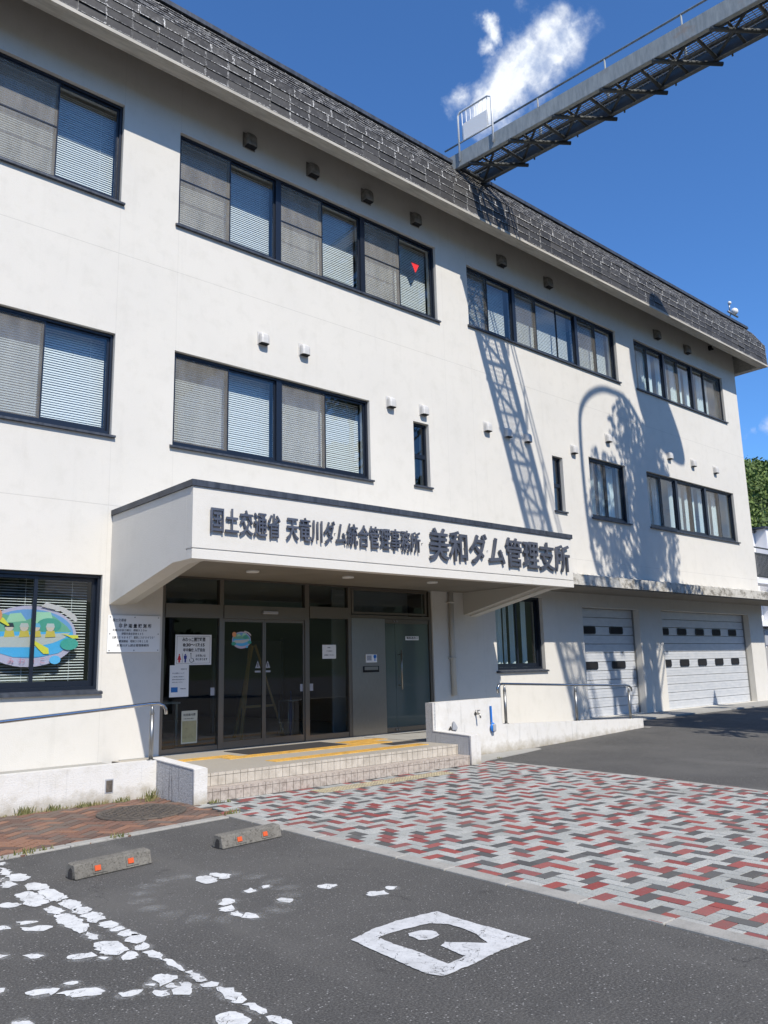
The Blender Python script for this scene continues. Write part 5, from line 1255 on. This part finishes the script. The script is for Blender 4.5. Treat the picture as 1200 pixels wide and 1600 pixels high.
# ================================================================ trees and added shadow casters outside the frame that throw the shade
def tree(label, base, crown, r, nleaf, seed, size=.16, sq=1.1, gaps=.55, vs=1.0):
    rr = random.Random(seed); t = thing('broadleaf_tree', label, 'tree', base, 'trees along the yard')
    B = Vector(base); C = Vector(crown)
    m = MB(); m.tube([B, B.lerp(C, .35)+Vector((.1, .05, 0)), B.lerp(C, .75), C+Vector((0, 0, r*.5))], [.22, .17, .12, .04], 10)
    ends = []
    for i in range(22):
        f = rr.uniform(.45, 1.0); p = B.lerp(C, f); d = Vector((rr.gauss(0, 1), rr.gauss(0, 1), rr.uniform(-.2, 1))).normalized(); dd_ = d*r*rr.uniform(.6, 1.1); e = p+Vector((dd_.x, dd_.y, dd_.z*vs))
        m.tube([p, p.lerp(e, .5)+Vector((0, 0, .08*r)), e], [.055, .035, .012], 6); ends += [p.lerp(e, .6), e]
    m.build('trunk', M_bark, t)
    m = MB(); lay = m.bm.verts.layers.float.new('tone')
    for i in range(int(42*gaps*2)):
        c = rr.choice(ends)+Vector((rr.gauss(0, .2), rr.gauss(0, .2), rr.gauss(0, .2)))*r*.4
        leaf_cluster(m, lay, c, r*rr.uniform(.10, .24), nleaf, size, rr, sq)
    m.build('crown', M_leaf, t, fix=False); return t
S_ = Vector((-.255, -1, 1.06))
def up_sun(x, z, s, y=0): return Vector((x, y, z))+S_*s
c = up_sun(19.2, 5.2, 7.2); ct = thing('broadleaf_tree', 'tall leafy tree standing in the yard beside the hoop frame', 'tree', (c.x, c.y, 0), 'trees along the yard')
m = MB(); m.tube([(c.x, c.y, 0), (c.x+.1, c.y, c.z*.6), c, (c.x, c.y, c.z+2.4)], [.2, .16, .09, .03], 10)
m2 = MB(); lay = m2.bm.verts.layers.float.new('tone'); rr = random.Random(77); k = 0
while k < 185:
    wx, wz = rr.uniform(16.95, 20.95), rr.uniform(2.2, 8.35)
    e = ((wx-19.0)/2.05)**2+((wz-5.0)/3.35)**2
    if e > 1: continue
    dens = .58+.4*ss((wx-17.3)/1.8) - .25*ss((wz-6.2)/1.5) + .25*ss((5-wz)/1.5)
    if noise.noise(Vector((wx*1.1, wz*.55, 3.0))) < -.12: dens *= .25
    if rr.random() > dens: continue
    p = up_sun(wx, wz, 7.2+rr.uniform(-1.0, 1.0)); k += 1
    leaf_cluster(m2, lay, p, rr.uniform(.18, .40), 42, .085, rr, 1.7)
    q = Vector((c.x, c.y, max(2.5, p.z-rr.uniform(.8, 1.8)))); m.tube([q, q.lerp(p, .6)+Vector((0, 0, .15)), p], [.04, .022, .008], 5)
m.build('trunk', M_bark, ct); m2.build('crown', M_leaf, ct, fix=False)
c = up_sun(17.6, 1.3, 7.6); tree('smaller leafy tree lower down beside the hoop frame', (c.x-.3, c.y, 0), c, 1.6, 30, 22, .11, 1.1, .38)
for k, (x, y) in enumerate(((18.5, -2.0), (21.5, -1.8), (20, -3.3), (24.5, -2.2))):
    c = Vector((x, y, .1))+S_*(6.5+k*.4); tree(('first', 'second', 'third', 'fourth')[k]+' leafy tree of the row shading the asphalt by the garages', (c.x, c.y, 0), c, 1.7, 60, 30+k, .16, .8, 1.0)
# unseen hoop and curved plate, added to cast the rounded wall shadow
ms = thing('hoop_shadow_caster', 'unseen hoop frame and curved plate added to cast the rounded wall shadow', 'shadow caster', (17.0, -8, 0))
HS = 8.0
hoop = [(16.68, 7.22), (16.80, 7.85), (17.2, 8.3), (17.8, 8.58), (18.4, 8.62), (18.9, 8.55), (19.4, 8.2), (19.9, 7.5), (20.4, 6.6), (20.7, 5.6), (20.75, 4.4), (20.2, 3.0), (19.0, 2.2), (17.8, 2.6), (17.0, 3.7), (16.76, 4.8), (16.68, 6.0)]
P = [up_sun(x, z, HS) for x, z in hoop]; P.append(P[0])
PS = []
for i in range(len(P)-1):
    p0, p1, p2, p3 = P[(i-1) % (len(P)-1)], P[i], P[i+1], P[(i+2) % (len(P)-1)]
    for k in range(6):
        t = k/6; PS.append(.5*((2*p1)+(p2-p0)*t+(2*p0-5*p1+4*p2-p3)*t*t+(3*p1-p0-3*p2+p3)*t*t*t))
PS.append(PS[0]); m = MB(); m.tube(PS, .07, 8, cap=False); m.build('hoop', M_bridge, ms)
rr = random.Random(5)
for i in ():
    a = P[i % 16]; b = P[(i+7+rr.randint(-1, 1)) % 16]; m = MB(); m.tube([a, a.lerp(b, .5)+Vector((0, rr.uniform(-.6, .6), 0)), b], .045, 6); m.build('lattice_bar', M_bridge, ms)
fin = [(19.28, 10.1), (19.36, 9.4), (19.61, 8.56), (20.0, 8.0), (20.45, 7.62), (21.0, 7.32), (21.55, 7.15), (21.85, 7.22), (21.88, 7.6), (21.72, 8.2), (21.35, 8.95), (20.85, 9.75), (20.35, 10.4), (19.95, 10.75), (19.5, 10.8), (19.3, 10.5)]
fin = chaikin(fin, 2, 1.0)
m = MB(); m.flat([fin], 0, .06, lambda x, z, h: up_sun(x, z, 7.0)+Vector((0, -.3*math.sin((z-7)*.7)-h, 0))); m.build('curved_plate', M_bridge, ms)
m = MB(); b0 = up_sun(18.9, 3.0, HS); m.tube([(b0.x, b0.y, 0), b0], .16, 12); m.tube([b0, up_sun(20.4, 9.5, 7.3)], .10, 10); m.build('pole', M_bridge, ms)
# unseen cone on a post, set to cast a pointed shadow on the wide shutter
c = up_sun(22.65, .2, 4.2); cn = thing('cone_shadow_caster', 'unseen cone on a tall post that casts a pointed shadow on the shutter', 'cone', (c.x, c.y, 0))
m = MB(); m.tube([(c.x, c.y, 0), (c.x, c.y, c.z)], .03, 8); m.build('post', M_post, cn); m = MB(); m.tube([(c.x, c.y, c.z-.1), (c.x, c.y, c.z+.62)], [.24, .02], 14); m.build('cone', M_refl, cn)
# low trees and a bank behind the camera, mirrored in the glass
for k, (x, y, h, r_) in enumerate(((-9, -34, 5, 3.2), (-2, -38, 6, 3.6), (6, -36, 5, 3.2), (14, -40, 6.5, 3.8), (24, -37, 6, 3.4), (-17, -30, 6, 3.4))):
    tree(('first', 'second', 'third', 'fourth', 'fifth', 'sixth')[k]+' leafy tree across the car park behind the camera', (x, y, 0), (x, y, h), r_, 26, 50+k, .30, .9, .8)
